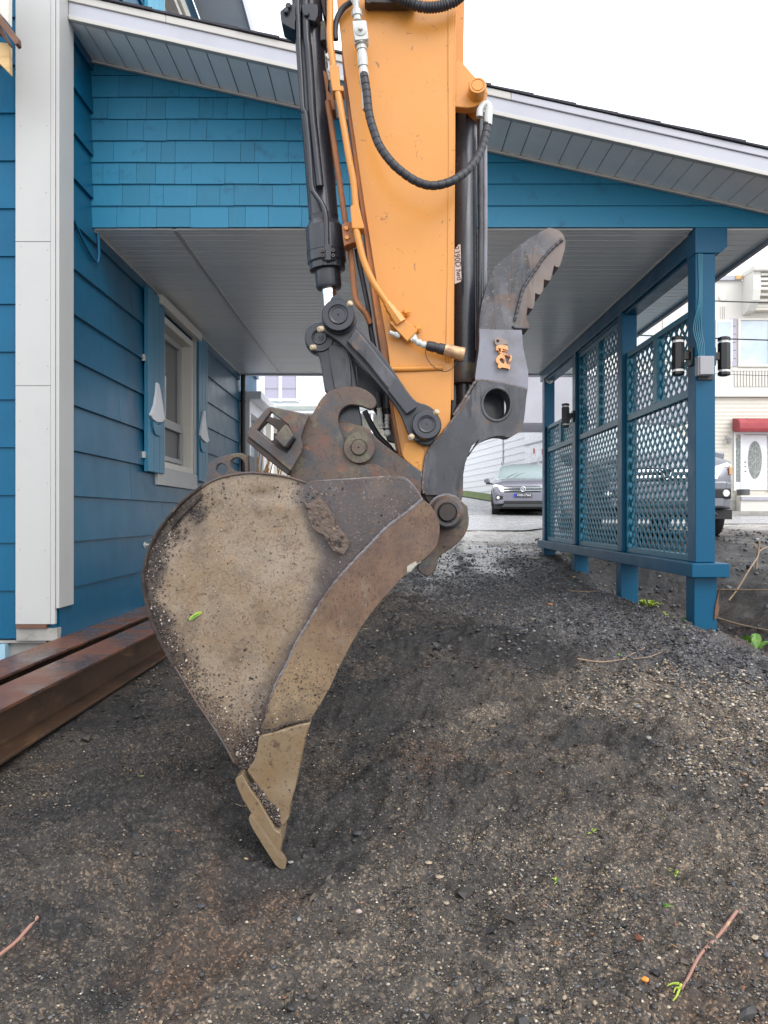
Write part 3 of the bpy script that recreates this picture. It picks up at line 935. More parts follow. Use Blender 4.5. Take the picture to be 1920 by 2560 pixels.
L2 = scatter(240, -1.3, 3.0, 1.9, 6.4, .0055, .4, np.array([(.24, .15, .09), (.14, .08, .05), (.32, .24, .16)]), np.array([.4, .35, .25]), lambda x, y: (.25 + .75 * sstep(-.1, 1.2, x)) * fr(x, y), .010)
o2 = stones('twig_bits', *L2, up=.5, shape=(4.5, .38, .4), rough=(.7, 1.2))
tag(o2, 'short broken twig bits strewn over the soil, mostly at the right', 'twigs', kind='stuff')
tag(o, 'small wood crumbs and leaf bits scattered on the soil at the right', 'litter', kind='stuff')
C1 = scatter(15000, .3, 3.4, 4.6, 8.5, .0085, .32, PAL_B, PAL_BP, lambda x, y: zones(x, y)[2] * (1 - zones(x, y)[1]), .022)
C2 = scatter(6000, .0, 2.6, 8.5, 13.5, .011, .3, PAL_B, PAL_BP, lambda x, y: .9 * np.maximum(zones(x, y)[2], .3) * (1 - .85 * track_sheen_z(x, y)), .022)
C4 = scatter(2500, 2.6, 6, 5, 14, .014, .4, PAL_B, PAL_BP, lambda x, y: .6 + 0 * x, .04)
P_, S_, C_ = cat(C1, C2, C4)
o = stones('crushed_stone', P_, S_, C_)
tag(o, 'blue-grey crushed stone spread under the carport beside the lattice', 'gravel', kind='stuff')
C3 = scatter(14000, .8, 3.3, 3.4, 5.3, .0070, .34, PAL_C, PAL_CP, lambda x, y: sstep(.15, .8, zones(x, y)[0]) * (.55 + .45 * dn(x, y)), .018)
C5 = scatter(26000, -1.3, 2.0, 1.75, 3.4, .0031, .42, PAL_C, PAL_CP, lambda x, y: (sstep(.05, .5, zones(x, y)[0]) * .8 + .5 * (1 - sstep(2.1, 2.7, y)) * sstep(-.9, 0, x) + .35 * sstep(.0, .8, x)) * dn(x, y) * fr(x, y), .012)
P_, S_, C_ = cat(C3, C5)
o = stones('light_pebbles', P_, S_, C_)
tag(o, 'pale rounded pebbles washed out near the foot of the blue post', 'gravel', kind='stuff')

# ------------------------------------------------------------------ blue house
XW = -2.29
YC = 5.36
house = thing('blue_house', 'blue lap-sided house with white corner boards and a window with sailboat shutters', 'house', (XW, YC, CZ - .85))
Z0 = -.847
PITCH = .3318


def plank_side(z, y0, y1, zt=None):
    """side-wall lap board: bottom edge stands proud"""
    h = PITCH + .02 if zt is None else zt
    b0, b1 = XW + .030, XW + .006
    V = [(XW - .01, y0, z), (b0 - .004, y0, z), (b0, y0, z + .002), (b1, y0, z + h), (XW - .01, y0, z + h)]
    V = [(x, y, CZ + zz) for x, y, zz in V] + [(x, y1, CZ + zz) for x, y, zz in V]
    Fc = [(0, 4, 3, 2, 1), (5, 6, 7, 8, 9)] + [(i, (i + 1) % 5, (i + 1) % 5 + 5, i + 5) for i in range(5)]
    return part('siding_plank', V, [f[::-1] for f in Fc], M['blue_side'], house)


def plank_front(z, x0, x1):
    h = PITCH + .02
    b0, b1 = YC - .022, YC - .006
    V = [(x0, YC + .01, z), (x0, b0, z), (x0, b1, z + h), (x0, YC + .01, z + h)]
    V = [(x, y, CZ + zz) for x, y, zz in V] + [(x1, y, CZ + zz) for x, y, zz in V]
    Fc = [(0, 1, 2, 3), (7, 6, 5, 4)] + [(i + 4, (i + 1) % 4 + 4, (i + 1) % 4, i) for i in range(4)]
    return part('siding_plank', V, [f[::-1] for f in Fc], M['blue'], house)


WIN = (7.85, 9.10, .50, 2.06)      # y0, y1, z0, z1 of the lower opening
UPW = (7.85, 9.15, 3.9, 5.62)
joints = {0: [8.9], 1: [8.0], 2: [7.9, 10.6], 3: [6.9, 10.2], 4: [7.1, 10.0], 5: [6.6, 11.0], 6: [6.2], 7: [6.4], 8: [6.9]}
k = 0
z = Z0
while z < 6.1:
    zt = z + PITCH
    js = joints.get(k, [6.5 + (k * 1.37) % 2])
    cuts = [YC + .02]
    segs = []
    ends = [YC + .02] + js + [12.08]
    for a, b_ in zip(ends[:-1], ends[1:]):
        b2 = b_ - .004
        for wn_ in (WIN, UPW):
            if zt > wn_[2] + .05 and z < wn_[3] - .02:
                if a < wn_[0] and b2 > wn_[1]:
                    segs.append((a, wn_[0])); a = wn_[1]
                elif a < wn_[0] < b2: b2 = wn_[0]
                elif a < wn_[1] < b2: a = wn_[1]
                elif a >= wn_[0] and b2 <= wn_[1]: a = b2
        if b2 - a > .03: segs.append((a, b2))
    for a, b_ in segs: plank_side(z, a, b_)
    if k > 0: plank_side(z, 12.3, 13.9) if not (z > -.3 and z < 2.2) else None
    plank_front(z, -9, XW + .01)
    z += PITCH
    k += 1
# solid core walls behind the boards (opening left for the window)
o = boxes('wall_core', [(XW - .30, XW - .012, YC + .02, WIN[0], CZ - .86, CZ + 6.2), (XW - .30, XW - .012, WIN[1], 13.9, CZ - .86, CZ + 6.2),
                        (XW - .30, XW - .012, WIN[0], WIN[1], CZ - .86, CZ + WIN[2]), (XW - .30, XW - .012, WIN[0], WIN[1], CZ + WIN[3], CZ + UPW[2]),
                        (XW - .30, XW - .012, WIN[0], WIN[1], CZ + UPW[3], CZ + 6.2), (-9, XW - .31, YC + .012, YC + .3, CZ - .86, CZ + 6.2)], M['blue'], house)
box('foundation', -9, XW - .05, YC + .03, 13.9, CZ - 1.6, CZ - .861, M['concrete'], house)
box('foundation_board', -9, -2.62, YC - .045, YC + .028, CZ - 1.2, CZ - .885, M['pale_found'], house)
box('sill_board', -9, XW - .06, YC - .012, YC + .028, CZ - .880, CZ - .862, M['concrete'], house)
# corner boards
cb = boxes('corner_board', [(-2.545, -2.302, YC - .050, YC - .024, CZ - .745, CZ + .9)], M['white'], house, .003)
boxes('corner_board', [(-2.545, -2.302, YC - .050, YC - .024, CZ + .9025, CZ + 1.895)], M['white'], house, .003)
boxes('corner_board', [(-2.545, -2.302, YC - .050, YC - .024, CZ + 1.8975, CZ + 6.2)], M['white'], house, .003)
boxes('corner_board', [(-2.268, -2.244, YC - .046, YC + .205, CZ - .635, CZ + 6.2)], M['white'], house, .003)
boxes('corner_bead', [(-2.300, -2.270, YC - .055, YC - .020, CZ - .745, CZ + 6.2)], M['white'], house, .004)
box('peeling_primer', -2.54, -2.33, YC - .052, YC - .022, CZ - .772, CZ - .7465, M['brown_wood'], house)
box('corner_base', -2.545, -2.262, YC - .036, YC + .03, CZ - .86, CZ - .774, M['concrete'], house)
for zz in np.arange(-.6, 2.9, .41):
    for xx in (-2.515, -2.33):
        lathe('nail_head', (xx + RNG.uniform(-.01, .01), YC - .050, CZ + zz + RNG.uniform(-.05, .05)), (0, -1, 0), [(0, .0045), (.0012, .004)], M['concrete'], house, 8)
for k_ in range(9):
    for yy in np.arange(5.9, 12, .61):
        if 7.2 < yy < 9.8 and .2 < Z0 + k_ * PITCH < 2.2: continue
        lathe('nail_head', (XW + .027, yy + RNG.uniform(-.03, .03), CZ + Z0 + k_ * PITCH + .03), (1, 0, 0), [(0, .006), (.0015, .005)], M['blue'], house, 6)
# eave high up
box('eave_soffit', XW, -1.72, YC - .5, 14.2, CZ + 6.2, CZ + 6.23, M['vinyl'], house)
box('eave_fascia', -1.719, -1.69, YC - .5, 14.2, CZ + 6.17, CZ + 6.36, M['alu'], house, .003)


def side_window(y0, y1, z0, z1, upper=False):
    fr = boxes('window_frame', [(XW - .14, XW + .035, y0, y0 + .07, CZ + z0, CZ + z1), (XW - .14, XW + .035, y1 - .07, y1, CZ + z0, CZ + z1),
                                (XW - .14, XW + .035, y0 + .07, y1 - .07, CZ + z1 - .07, CZ + z1), (XW - .14, XW + .033, y0 + .07, y1 - .07, CZ + z0, CZ + z0 + .06)], M['cream'], house, .004)
    gx = XW - .115
    boxes('sash', [(gx - .02, gx + .03, y0 + .07, y0 + .14, CZ + z0 + .06, CZ + z1 - .07), (gx - .02, gx + .03, y1 - .14, y1 - .07, CZ + z0 + .06, CZ + z1 - .07),
                   (gx - .02, gx + .03, y0 + .14, y1 - .14, CZ + z1 - .13, CZ + z1 - .07), (gx - .02, gx + .045, y0 + .07, y1 - .07, CZ + z0 + .50, CZ + z0 + .56),
                   (gx - .02, gx + .03, y0 + .14, y1 - .14, CZ + z0 + .06, CZ + z0 + .12)], M['white'], fr, .003)
    boxes('awning_sash', [(gx + .03, gx + .06, y0 + .12, y1 - .12, CZ + z0 + .10, CZ + z0 + .15), (gx + .03, gx + .06, y0 + .12, y1 - .12, CZ + z0 + .46, CZ + z0 + .50),
                          (gx + .03, gx + .06, y0 + .12, y0 + .17, CZ + z0 + .15, CZ + z0 + .46), (gx + .03, gx + .06, y1 - .17, y1 - .12, CZ + z0 + .15, CZ + z0 + .46)], M['white'], fr, .002)
    box('pane', gx - .01, gx - .002, y0 + .14, y1 - .14, CZ + z0 + .56, CZ + z1 - .13, M['glass'], fr)
    box('insect_screen', gx + .001, gx + .006, y0 + .14, y1 - .14, CZ + z0 + .12, CZ + z0 + .5, M['curtain'], fr)
    return fr


side_window(*WIN)
boxes('window_trim', [(XW + .01, XW + .045, 7.66, 7.846, CZ + .50, CZ + 2.1), (XW + .01, XW + .045, 9.104, 9.22, CZ + .50, CZ + 2.1)], M['white'], house, .004)
box('window_apron', XW + .01, XW + .05, 7.64, 9.24, CZ + .315, CZ + .497, M['white'], house, .004)
box('window_head', XW + .01, XW + .10, 7.62, 9.26, CZ + 2.105, CZ + 2.20, M['cream'], house, .006)
side_window(*UPW)
box('window_head', XW + .01, XW + .07, 7.80, 9.24, CZ + 5.63, CZ + 5.76, M['cream'], house, .006)
boxes('window_trim', [(XW + .01, XW + .045, 9.155, 9.24, CZ + 3.9, CZ + 5.62)], M['cream'], house, .004)


def shutter(y0, y1, z0, z1, boat=None, material=None):
    n = 3
    w = (y1 - y0) / n
    sh = boxes('shutter', [(XW + .030, XW + .050, y0, y1, CZ + z0, CZ + z1)], material or M['shutter'], house, .002)
    for i in range(n):
        box('shutter_board', XW + .0505, XW + .068, y0 + i * w + .004, y0 + (i + 1) * w - .004, CZ + z0 + .004, CZ + z1 - .004, material or M['shutter'], sh, .004)
    if boat:
        yc, zb, sgn = boat
        def flat(name, pts, x0, x1, m):
            n_ = len(pts)
            V = [(x0, yc + sgn * p[0], CZ + zb + p[1]) for p in pts] + [(x1, yc + sgn * p[0], CZ + zb + p[1]) for p in pts]
            Fc = [tuple(range(n_)), tuple(range(n_, 2 * n_))[::-1]] + [(i, i + n_, (i + 1) % n_ + n_, (i + 1) % n_) for i in range(n_)]
            if sgn < 0: Fc = [f[::-1] for f in Fc]
            return bevel(part(name, V, [f[::-1] for f in Fc], m, sh), .003)
        flat('sail', [(-.24, .115), (-.16, .085), (-.06, .078), (.04, .085), (.14, .10), (.22, .135), (.17, .24), (.09, .38), (.03, .455), (-.03, .46), (-.05, .36), (-.11, .24), (-.19, .155)], XW + .068, XW + .092, M['doorwhite'])
        flat('hull', [(-.17, .07), (.0, .05), (.19, .09), (.16, -.02), (.10, -.055), (-.07, -.05), (-.13, .0)], XW + .068, XW + .086, M['shutter'])
    return sh


shutter(7.25, 7.80, .425, 2.175, (7.50, .84, 1))
shutter(9.24, 9.72, .425, 2.175, (9.45, .84, -1))
shutter(7.25, 7.80, 3.75, 5.70, None, M['cyan'])
box('trim', XW + .01, XW + .05, 7.80, 7.846, CZ + 3.8, CZ + 5.7, M['white'], house)
for y, z in ((7.235, 1.46), (7.235, .55)):
    box('shutter_hinge', XW + .022, XW + .05, y - .03, y + .012, CZ + z, CZ + z + .06, M['zinc'], house)
# the part of the house beyond the carport: white bay with big window
boxes('bay_frame', [(XW - .02, XW + .16, 12.22, 12.34, CZ - .7, CZ + 1.86), (XW - .02, XW + .16, 13.62, 13.85, CZ - .7, CZ + 1.86), (XW - .02, XW + .158, 12.34, 13.62, CZ + 1.66, CZ + 1.86), (XW - .02, XW + .158, 12.34, 13.62, CZ - .7, CZ - .35)], M['doorwhite'], house, .01)
box('bay_cornice', XW - .02, XW + .34, 12.21, 13.9, CZ + 1.862, CZ + 1.99, M['doorwhite'], house, .01)
box('bay_sash', XW - .02, XW + .08, 12.341, 12.42, CZ - .34, CZ + 1.65, M['white'], house, .01)
box('bay_sash', XW - .02, XW + .08, 13.54, 13.619, CZ - .34, CZ + 1.65, M['white'], house, .01)
box('bay_glass', XW - .01, XW + .01, 12.42, 13.54, CZ - .35, CZ + 1.66, M['skyglass'], house)
# downspout at the far end of the carport wall
tube('downspout', [(XW + .07, 12.12, CZ + 2.23), (XW + .07, 12.12, CZ + 1.2), (XW + .07, 12.12, CZ - .9)], .038, M['black_metal'], house, 12)
for z in (.95, .1, 1.8): lathe('downspout_clip', (XW + .07, 12.12, CZ + z), (0, 0, 1), [(0, .046), (.03, .046)], M['black_metal'], house, 12)
# painted cable below the gable corner
tube('painted_cable', [(XW + .03, 5.60, CZ + 2.16), (XW + .035, 5.83, CZ + 2.04), (XW + .04, 6.0, CZ + 1.99), (XW + .05, 6.04, CZ + 2.03), (XW + .05, 6.03, CZ + 2.22)], .011, M['blue'], house, 8)
# outdoor tap
tp = thing('garden_tap', 'small metal garden tap sticking out of the blue side wall behind the bucket', 'tap', (XW + .02, 7.3, CZ - .27))
tube('tap_body', [(XW + .02, 7.3, CZ - .27), (XW + .09, 7.3, CZ - .27), (XW + .13, 7.3, CZ - .275), (XW + .14, 7.3, CZ - .32)], .013, M['zinc'], tp, 10)
lathe('tap_handle', (XW + .10, 7.3, CZ - .235), (0, 0, 1), [(0, .006), (.012, .03), (.02, .03), (.022, .01)], M['zinc'], tp, 12)
lathe('tap_flange', (XW + .016, 7.3, CZ - .27), (1, 0, 0), [(0, .03), (.008, .03)], M['zinc'], tp, 14)

# deck corner, upper left
deck = thing('wooden_deck', 'raw lumber deck corner with a brown top rail at the upper left edge', 'deck', (-3.0, 4.6, CZ + 2.4))
def ppl(name, pts, D, t, m, p, bw=.003):
    return plate(name, pts, D, t, m, p, bw=bw)
ppl('deck_joist', [(-260, 78), (23, 108), (24, 184), (-2, 158), (-260, 40 + 100)], 4.9, .04, M['lumber'], deck)
ppl('top_rail', [(-260, -260), (0, 36), (44, 92), (45, 108), (38, 112), (0, 62), (-260, -220)], 4.8, .05, M['brown_wood'], deck)
ppl('rim_board', [(-200, -120), (0, 64), (24, 108), (22, 112), (0, 82), (-200, 40)], 4.85, .045, M['brown_wood'], deck)
ppl('cream_panel', [(-260, -120), (22, -120), (21, 58), (0, 34), (-260, -240)], 4.95, .05, M['cream'], deck)

# ------------------------------------------------------------------ carport
cp = thing('carport', 'open blue carport with shingled gable, grey ribbed ceiling and low-pitched shingle roof', 'carport', (.1, 6.0, CZ - .8))
XR0, XR1 = 2.427, 2.583
SL = .2243
pl = lambda X: 3.031 - SL * X           # rake soffit height above the eye at X
GZ0 = 2.25
YG = 6.0
# gable shingles, one by one
PIT = .1688
row = 0
z = GZ0
nrow = 0
while z < 3.56:
    x = XW + RNG.uniform(-.1, 0)
    while x < 3.05:
        w = RNG.choice([.11, .13, .15, .18, .21, .26, .30]) if x < .35 else 3.0
        x0, x1 = max(x, XW), min(x + w, 3.05)
        x += w
        if x1 - x0 < .015: continue
        x0s, x1s = x0 + .0012, x1 - .0012
        zt = z + PIT + .02
        xz = lambda h: (3.031 + .008 - h) / SL          # where the roof line comes down to height h
        if x0s >= xz(z + .004): continue
        x1s = min(x1s, xz(z + .004))
        dz = RNG.uniform(-.002, .0025)
        yb = YG - .016 - RNG.uniform(0, .003)
        yt = YG - .003
        top = [(x0s, min(zt, pl(x0s) + .008))]
        if x0s < xz(zt) < x1s: top.append((xz(zt), zt))
        top.append((x1s, min(zt, pl(x1s) + .008)))
        out = [(x0s, z + dz, yb), (x1s, z + dz, yb)] + [(a, h, yt) for a, h in top[::-1]]
        n_ = len(out)
        V = [(a, yy, CZ + h) for a, h, yy in out] + [(a, YG + .004, CZ + h) for a, h, yy in out]
        part('shingle', V, [tuple(range(n_)), tuple(range(n_, 2 * n_))[::-1]] + [(i_ + n_, (i_ + 1) % n_ + n_, (i_ + 1) % n_, i_) for i_ in range(n_)], M['shingle'] if x0 < .5 else M['blue'], cp)
        nrow += 1
    z += PIT
# gable sheathing
V = [(XW, YG + .006, CZ + GZ0), (3.06, YG + .006, CZ + GZ0), (3.06, YG + .006, CZ + pl(3.06)), (XW, YG + .006, CZ + pl(XW))]
V += [(a, YG + .018, c) for a, _, c in V]
part('gable_wall', V, [(0, 1, 2, 3), (7, 6, 5, 4), (0, 4, 5, 1), (1, 5, 6, 2), (2, 6, 7, 3), (3, 7, 4, 0)], M['blue'], cp)
# rake soffit panels (run front to back, V grooves between)
x = XW
XE = 3.40
sm = None
while x < XE - .01:
    w = .1455
    V = []
    for yy in (5.50, 5.985):
        V += [(x + .003, yy, CZ + pl(x + .003) + .004), (x + w * .5, yy, CZ + pl(x + w * .5)), (x + w - .004, yy, CZ + pl(x + w) + .001), (x + w - .004, yy, CZ + pl(x + w) + .014), (x + .003, yy, CZ + pl(x) + .014)]
    part('soffit_panel', V, [(0, 1, 2, 3, 4), (9, 8, 7, 6, 5)] + [(i, i + 5, (i + 1) % 5 + 5, (i + 1) % 5) for i in range(5)], M['vinyl'], cp)
    x += w


def sloped(name, x0, x1, y0, y1, d0, d1, m, bw=.002):
    V = []
    for yy in (y0, y1):
        V += [(x0, yy, CZ + pl(x0) + d0), (x1, yy, CZ + pl(x1) + d0), (x1, yy, CZ + pl(x1) + d1), (x0, yy, CZ + pl(x0) + d1)]
    o = part(name, V, [(0, 1, 2, 3), (7, 6, 5, 4), (4, 5, 1, 0), (5, 6, 2, 1), (6, 7, 3, 2), (7, 4, 0, 3)], m, cp)
    return bevel(o, bw) if bw else o


sloped('soffit_backing', XW, XE, 5.5, 6.0, .016, .03, M['dark_gap'], 0)
sloped('soffit_channel', XW, XE, 5.955, 5.984, -.018, -.001, M['alu_cream'])
sloped('fascia_lip', -2.24, XE, 5.455, 5.50, -.004, .026, M['alu_cream'], .004)
sloped('fascia', -2.24, XE, 5.468, 5.50, .0262, .125, M['alu'], .002)
sloped('upper_fascia', -2.24, -1.55, 5.455, 5.50, .1262, .178, M['alu_cream'], .004)
sloped('upper_fascia', -1.548, .9, 5.455, 5.50, .1262, .178, M['alu_cream'], .004)
sloped('upper_fascia', .902, XE, 5.455, 5.50, .1262, .178, M['alu'], .004)
sloped('roof_deck', -2.24, XE, 5.5, 12.25, .13, .182, M['brown_wood'], 0)
# roof shingle courses seen edge on, stepping over each other along the rake
x = -2.24
i = 0
while x < XE - .01:
    w = .30
    x1 = min(x + w, XE)
    V = []
    l0, l1 = .1835, .1835
    h0, h1 = .1935 + RNG.uniform(0, .002), .200 + RNG.uniform(0, .003)
    y0 = 5.445 - RNG.uniform(0, .010)
    for yy in (y0, 12.28):
        V += [(x, yy, CZ + pl(x) + l0), (x1, yy, CZ + pl(x1) + l1), (x1, yy, CZ + pl(x1) + h1), (x, yy, CZ + pl(x) + h0)]
    part('roof_shingle_course', V, [(0, 1, 2, 3), (7, 6, 5, 4), (4, 5, 1, 0), (5, 6, 2, 1), (6, 7, 3, 2), (7, 4, 0, 3)], M['asph_shingle'], cp)
    x = x1
    i += 1
# ceiling boards
ZC = 2.243
y = 6.012
pm = {}
def ceil_board(x0, x1, y):
    key = (x0, x1)
    w = .1225
    if key not in pm:
        V = []
        for xx in (x0, x1):
            V += [(xx, .0, .006), (xx, .008, .0), (xx, w * .48, 0), (xx, w * .5, .003), (xx, w * .52, 0), (xx, w - .014, .0), (xx, w - .007, .008), (xx, w - .007, .016), (xx, 0, .016)]
        n_ = 9
        Fc = [tuple(range(n_)), tuple(range(n_, 2 * n_))[::-1]] + [(i, i + n_, (i + 1) % n_ + n_, (i + 1) % n_) for i in range(n_)]
        pm[key] = mesh(V, [f[::-1] for f in Fc], 'ceiling_board')
        pm[key].materials.append(M['vinyl'])
    return obj('ceiling_board', pm[key], cp, (0, y, CZ + ZC))
while y < 12.06:
    ceil_board(XW + .025, -1.655, y)
    ceil_board(-1.622, XR0 - .012, y)
    y += .1225
y = 6.012
while y < 12.1:
    if y > 6.12 or True:
        ceil_board(XR1 + .10, 3.10, y)
    y += .1225
box('ceiling_backing', XW, 3.10, 6.008, 12.15, CZ + ZC + .0165, CZ + ZC + .03, M['dark_gap'], cp)
box('ceiling_divider', -1.655, -1.622, 6.02, 12.1, CZ + ZC - .006, CZ + ZC + .012, M['alu_cream'], cp, .002)
box('ceiling_channel', XW + .004, XW + .026, 6.02, 12.1, CZ + ZC - .014, CZ + ZC + .012, M['alu_cream'], cp, .002)
box('ceiling_channel', XR0 - .014, XR0 - .002, 6.121, 12.1, CZ + ZC - .014, CZ + ZC + .012, M['alu_cream'], cp, .002)
box('eave_fascia', 3.101, 3.125, 6.0, 12.2, CZ + ZC - .03, CZ + ZC + .15, M['greywall'], cp, .003)
box('back_header', XW, 3.1, 12.10, 12.2, CZ + ZC - .02, CZ + ZC + .35, M['alu'], cp, .003)
# beam, posts
box('beam', XR0, XR0 + .20, 6.125, 11.95, CZ + 2.085, CZ + ZC, M['blue_wood'], cp, .006)
box('beam_trim', XR0 + .03, XR0 + .17, 6.16, 11.9, CZ + 2.055, CZ + 2.0845, M['blue_wood'], cp, .004)
bv = [(XR0 - .005, 2.05), (XR0 + .19, 2.05), (XR0 + .245, 2.10), (XR0 + .245, 2.249), (XR0 - .005, 2.249)]
V = [(a, 5.984, CZ + c) for a, c in bv] + [(a, 6.155, CZ + c) for a, c in bv]
bevel(part('beam_end', V, [tuple(range(5)), tuple(range(5, 10))[::-1]] + [(i, i + 5, (i + 1) % 5 + 5, (i + 1) % 5) for i in range(5)], M['blue_wood'], cp), .004)
PY = [5.995, 7.85, 9.76, 11.64]
for i, py in enumerate(PY):
    gbot = float(gz(np.array([XR0 + .08]), np.array([py + .08]))[0]) - .25
    box('post', XR0, XR1, py, py + .155, CZ - .36, CZ + (2.049 if i == 0 else 2.084), M['blue_wood'], cp, .006)
    o = boxes('post_footing', [(XR0 - .01, XR1 + .012, py - .002, py + .165, gbot, CZ - .472)], M['blue_wood'], cp, .006)
# rotten corner at the foot of the near post
plate('splintered_corner', [(1792, 1500), (1800, 1470), (1796, 1505), (1799, 1520), (1794, 1545), (1786, 1550), (1788, 1520)], 5.98, .02, M['brown_wood'], cp)

# lattice screen between the posts
ls = thing('lattice_screen', 'teal diagonal lattice screen in three bays standing on a blue sill board', 'lattice', (2.5, 9.0, CZ - .47))
box('sill_board', 2.364, 2.655, 5.905, 11.86, CZ - .47, CZ - .362, M['blue_wood'], ls, .006)


def clip_rect(poly, a0, a1, b0, b1):
    def clip(P, f, inter):
        out = []
        for i in range(len(P)):
            p, q = P[i], P[(i + 1) % len(P)]
            if f(p): out.append(p)
            if f(p) != f(q): out.append(inter(p, q))
        return out
    for ax, lim, s in ((0, a0, 1), (0, a1, -1), (1, b0, 1), (1, b1, -1)):
        f = lambda p: s * (p[ax] - lim) >= 0
        def inter(p, q):
            t = (lim - p[ax]) / (q[ax] - p[ax])
            return (p[0] + (q[0] - p[0]) * t, p[1] + (q[1] - p[1]) * t)
        if not poly: return []
        poly = clip(poly, f, inter)
    return poly


nslat = 0
def lattice(y0, y1, z0, z1):
    global nslat
    pit = .124
    hw = .0310 * math.sqrt(2) / 2
    for d, xo in ((1, 2.495), (-1, 2.5005)):
        s0 = (y0 + (z0 if d < 0 else -z1)) - .1
        n = int(((y1 - y0) + (z1 - z0) + .3) / pit) + 1
        for i in range(n):
            c = s0 + i * pit + .03       # y + d*(-z)... line y - d*z = c
            # line: y = c + d*z
            lo, hi = z0 - .1, z1 + .1
            P = [(c + d * lo - hw, lo), (c + d * lo + hw, lo), (c + d * hi + hw, hi), (c + d * hi - hw, hi)]
            P = clip_rect(P, y0, y1, z0, z1)
            if len(P) < 3: continue
            ar = abs(sum(P[k][0] * P[(k + 1) % len(P)][1] - P[(k + 1) % len(P)][0] * P[k][1] for k in range(len(P)))) / 2
            if ar < .0022: continue
            n_ = len(P)
            V = [(xo, p[0], CZ + p[1]) for p in P] + [(xo + .005, p[0], CZ + p[1]) for p in P]
            Fc = [tuple(range(n_))[::-1], tuple(range(n_, 2 * n_))] + [(i_, (i_ + 1) % n_, (i_ + 1) % n_ + n_, i_ + n_) for i_ in range(n_)]
            part('slat', V, Fc, M['teal'], ls)
            nslat += 1


def rail(y0, y1, z0, z1, x0=2.465, x1=2.535):
    return box('rail', x0, x1, y0, y1, CZ + z0, CZ + z1, M['teal'], ls, .004)


bays = [(6.152, 7.848, 1.66), (8.007, 9.758, 2.05), (9.917, 11.638, 1.36)]
for i, (a, b_, top) in enumerate(bays):
    rail(a, b_, -.362, -.31)
    rail(a, b_, .965, 1.03)
    rail(a, b_, top - .05, top)
    m_y = (a + b_) / 2
    rail(a, a + .04, -.31, .965); rail(b_ - .04, b_, -.31, .965)
    rail(a, a + .04, 1.03, top - .05); rail(b_ - .04, b_, 1.03, top - .05)
    rail(m_y - .05, m_y + .05, 1.03, top - .05)
    lattice(a + .04, b_ - .04, -.31, .965)
    lattice(a + .04, m_y - .05, 1.03, top - .05)
    lattice(m_y + .05, b_ - .04, 1.03, top - .05)
print('slats', nslat, 'shingles', nrow)

# wall lamps on the posts
def wall_lamp(x, y, z, side, label):
    t = thing('wall_lamp', label, 'lamp', (x, y, z), 'black up-and-down cylinder lamps on the carport posts')
    h = .135; r = .050
    lathe('lamp_body', (x, y, z - h + .03), (0, 0, 1), [(0, r * .9), (.004, r), (2 * h - .064, r), (2 * h - .06, r * .9)], M['black_metal'], t, 8)
    for s in (-1, 1):
        lathe('lens_ring', (x, y, z + s * (h - .022)), (0, 0, s), [(-.008, r * .85), (.012, r * .85)], M['lamp_glass'], t, 8)
        lathe('lamp_cap', (x, y, z + s * (h - .010)), (0, 0, s), [(0, r), (.022, r), (.03, r * .6)], M['black_metal'], t, 8)
    xa, xb = sorted((x + side * r * .5, x + side * .098))
    box('mounting_plate', min(x + side * .082, x + side * .1), max(x + side * .082, x + side * .1), y - .05, y + .05, z - .08, z + .06, M['black_metal'], t, .004)
    box('arm', xa, xb - (0.017 if side > 0 else 0), y - .02, y + .02, z - .03, z + .03, M['black_metal'], t, .003)
wall_lamp(XR0 - .105, 6.07, CZ + 1.265, 1, 'black cylinder lamp in front of the near lattice bay, left side of the near post')
wall_lamp(XR1 + .10, 6.07, CZ + 1.262, -1, 'black cylinder lamp on the right face of the near post, against the cream building')
wall_lamp(XR0 - .105, 9.84, CZ + 1.29, 1, 'small black cylinder lamp on the post between the middle and far lattice bays')
jb = thing('junction_box', 'grey junction box on the front of the near blue post with teal cables above', 'box', (XR0 + .03, 5.95, CZ + 1.2))
bevel(part('box_body', [tuple(Vector((x, y, z))) for x, y, z in boxv(2.415, 2.535, 5.915, 5.98, CZ + 1.085, CZ + 1.235)], BOXF, M['grey_box'], jb), .006)
box('box_lid', 2.425, 2.535, 5.900, 5.914, CZ + 1.09, CZ + 1.232, M['grey_box'], jb, .004)
box('back_plate', 2.44, 2.56, 5.981, 5.994, CZ + 1.06, CZ + 1.24, M['black_metal'], jb, .004)
for i in range(5):
    a = W(1748 + i * 3, 893, 5.95)
    tube('cable', [a, a + Vector((-.012 + .004 * i, .01, .10)), Vector((a.x - .03 + .006 * i, 5.985, a.z + .24)), Vector((2.452 + .006 * i, 5.989, CZ + 1.7)), Vector((2.446 + .008 * i, 5.989, CZ + 2.045))], .0045, M['teal'], jb, 6)
rd = thing('round_sensor', 'round white sensor at the top of the farthest blue post', 'sensor', (2.50, 11.6, CZ + 2.07))
lathe('housing', (2.497, 11.639, CZ + 2.065), (0, -1, 0), [(0, .05), (.03, .062), (.04, .062), (.045, .05)], M['white'], rd, 20)
lathe('sensor_eye', (2.497, 11.594, CZ + 2.065), (0, -1, 0), [(0, .035), (.006, .03)], M['grey_box'], rd, 16)

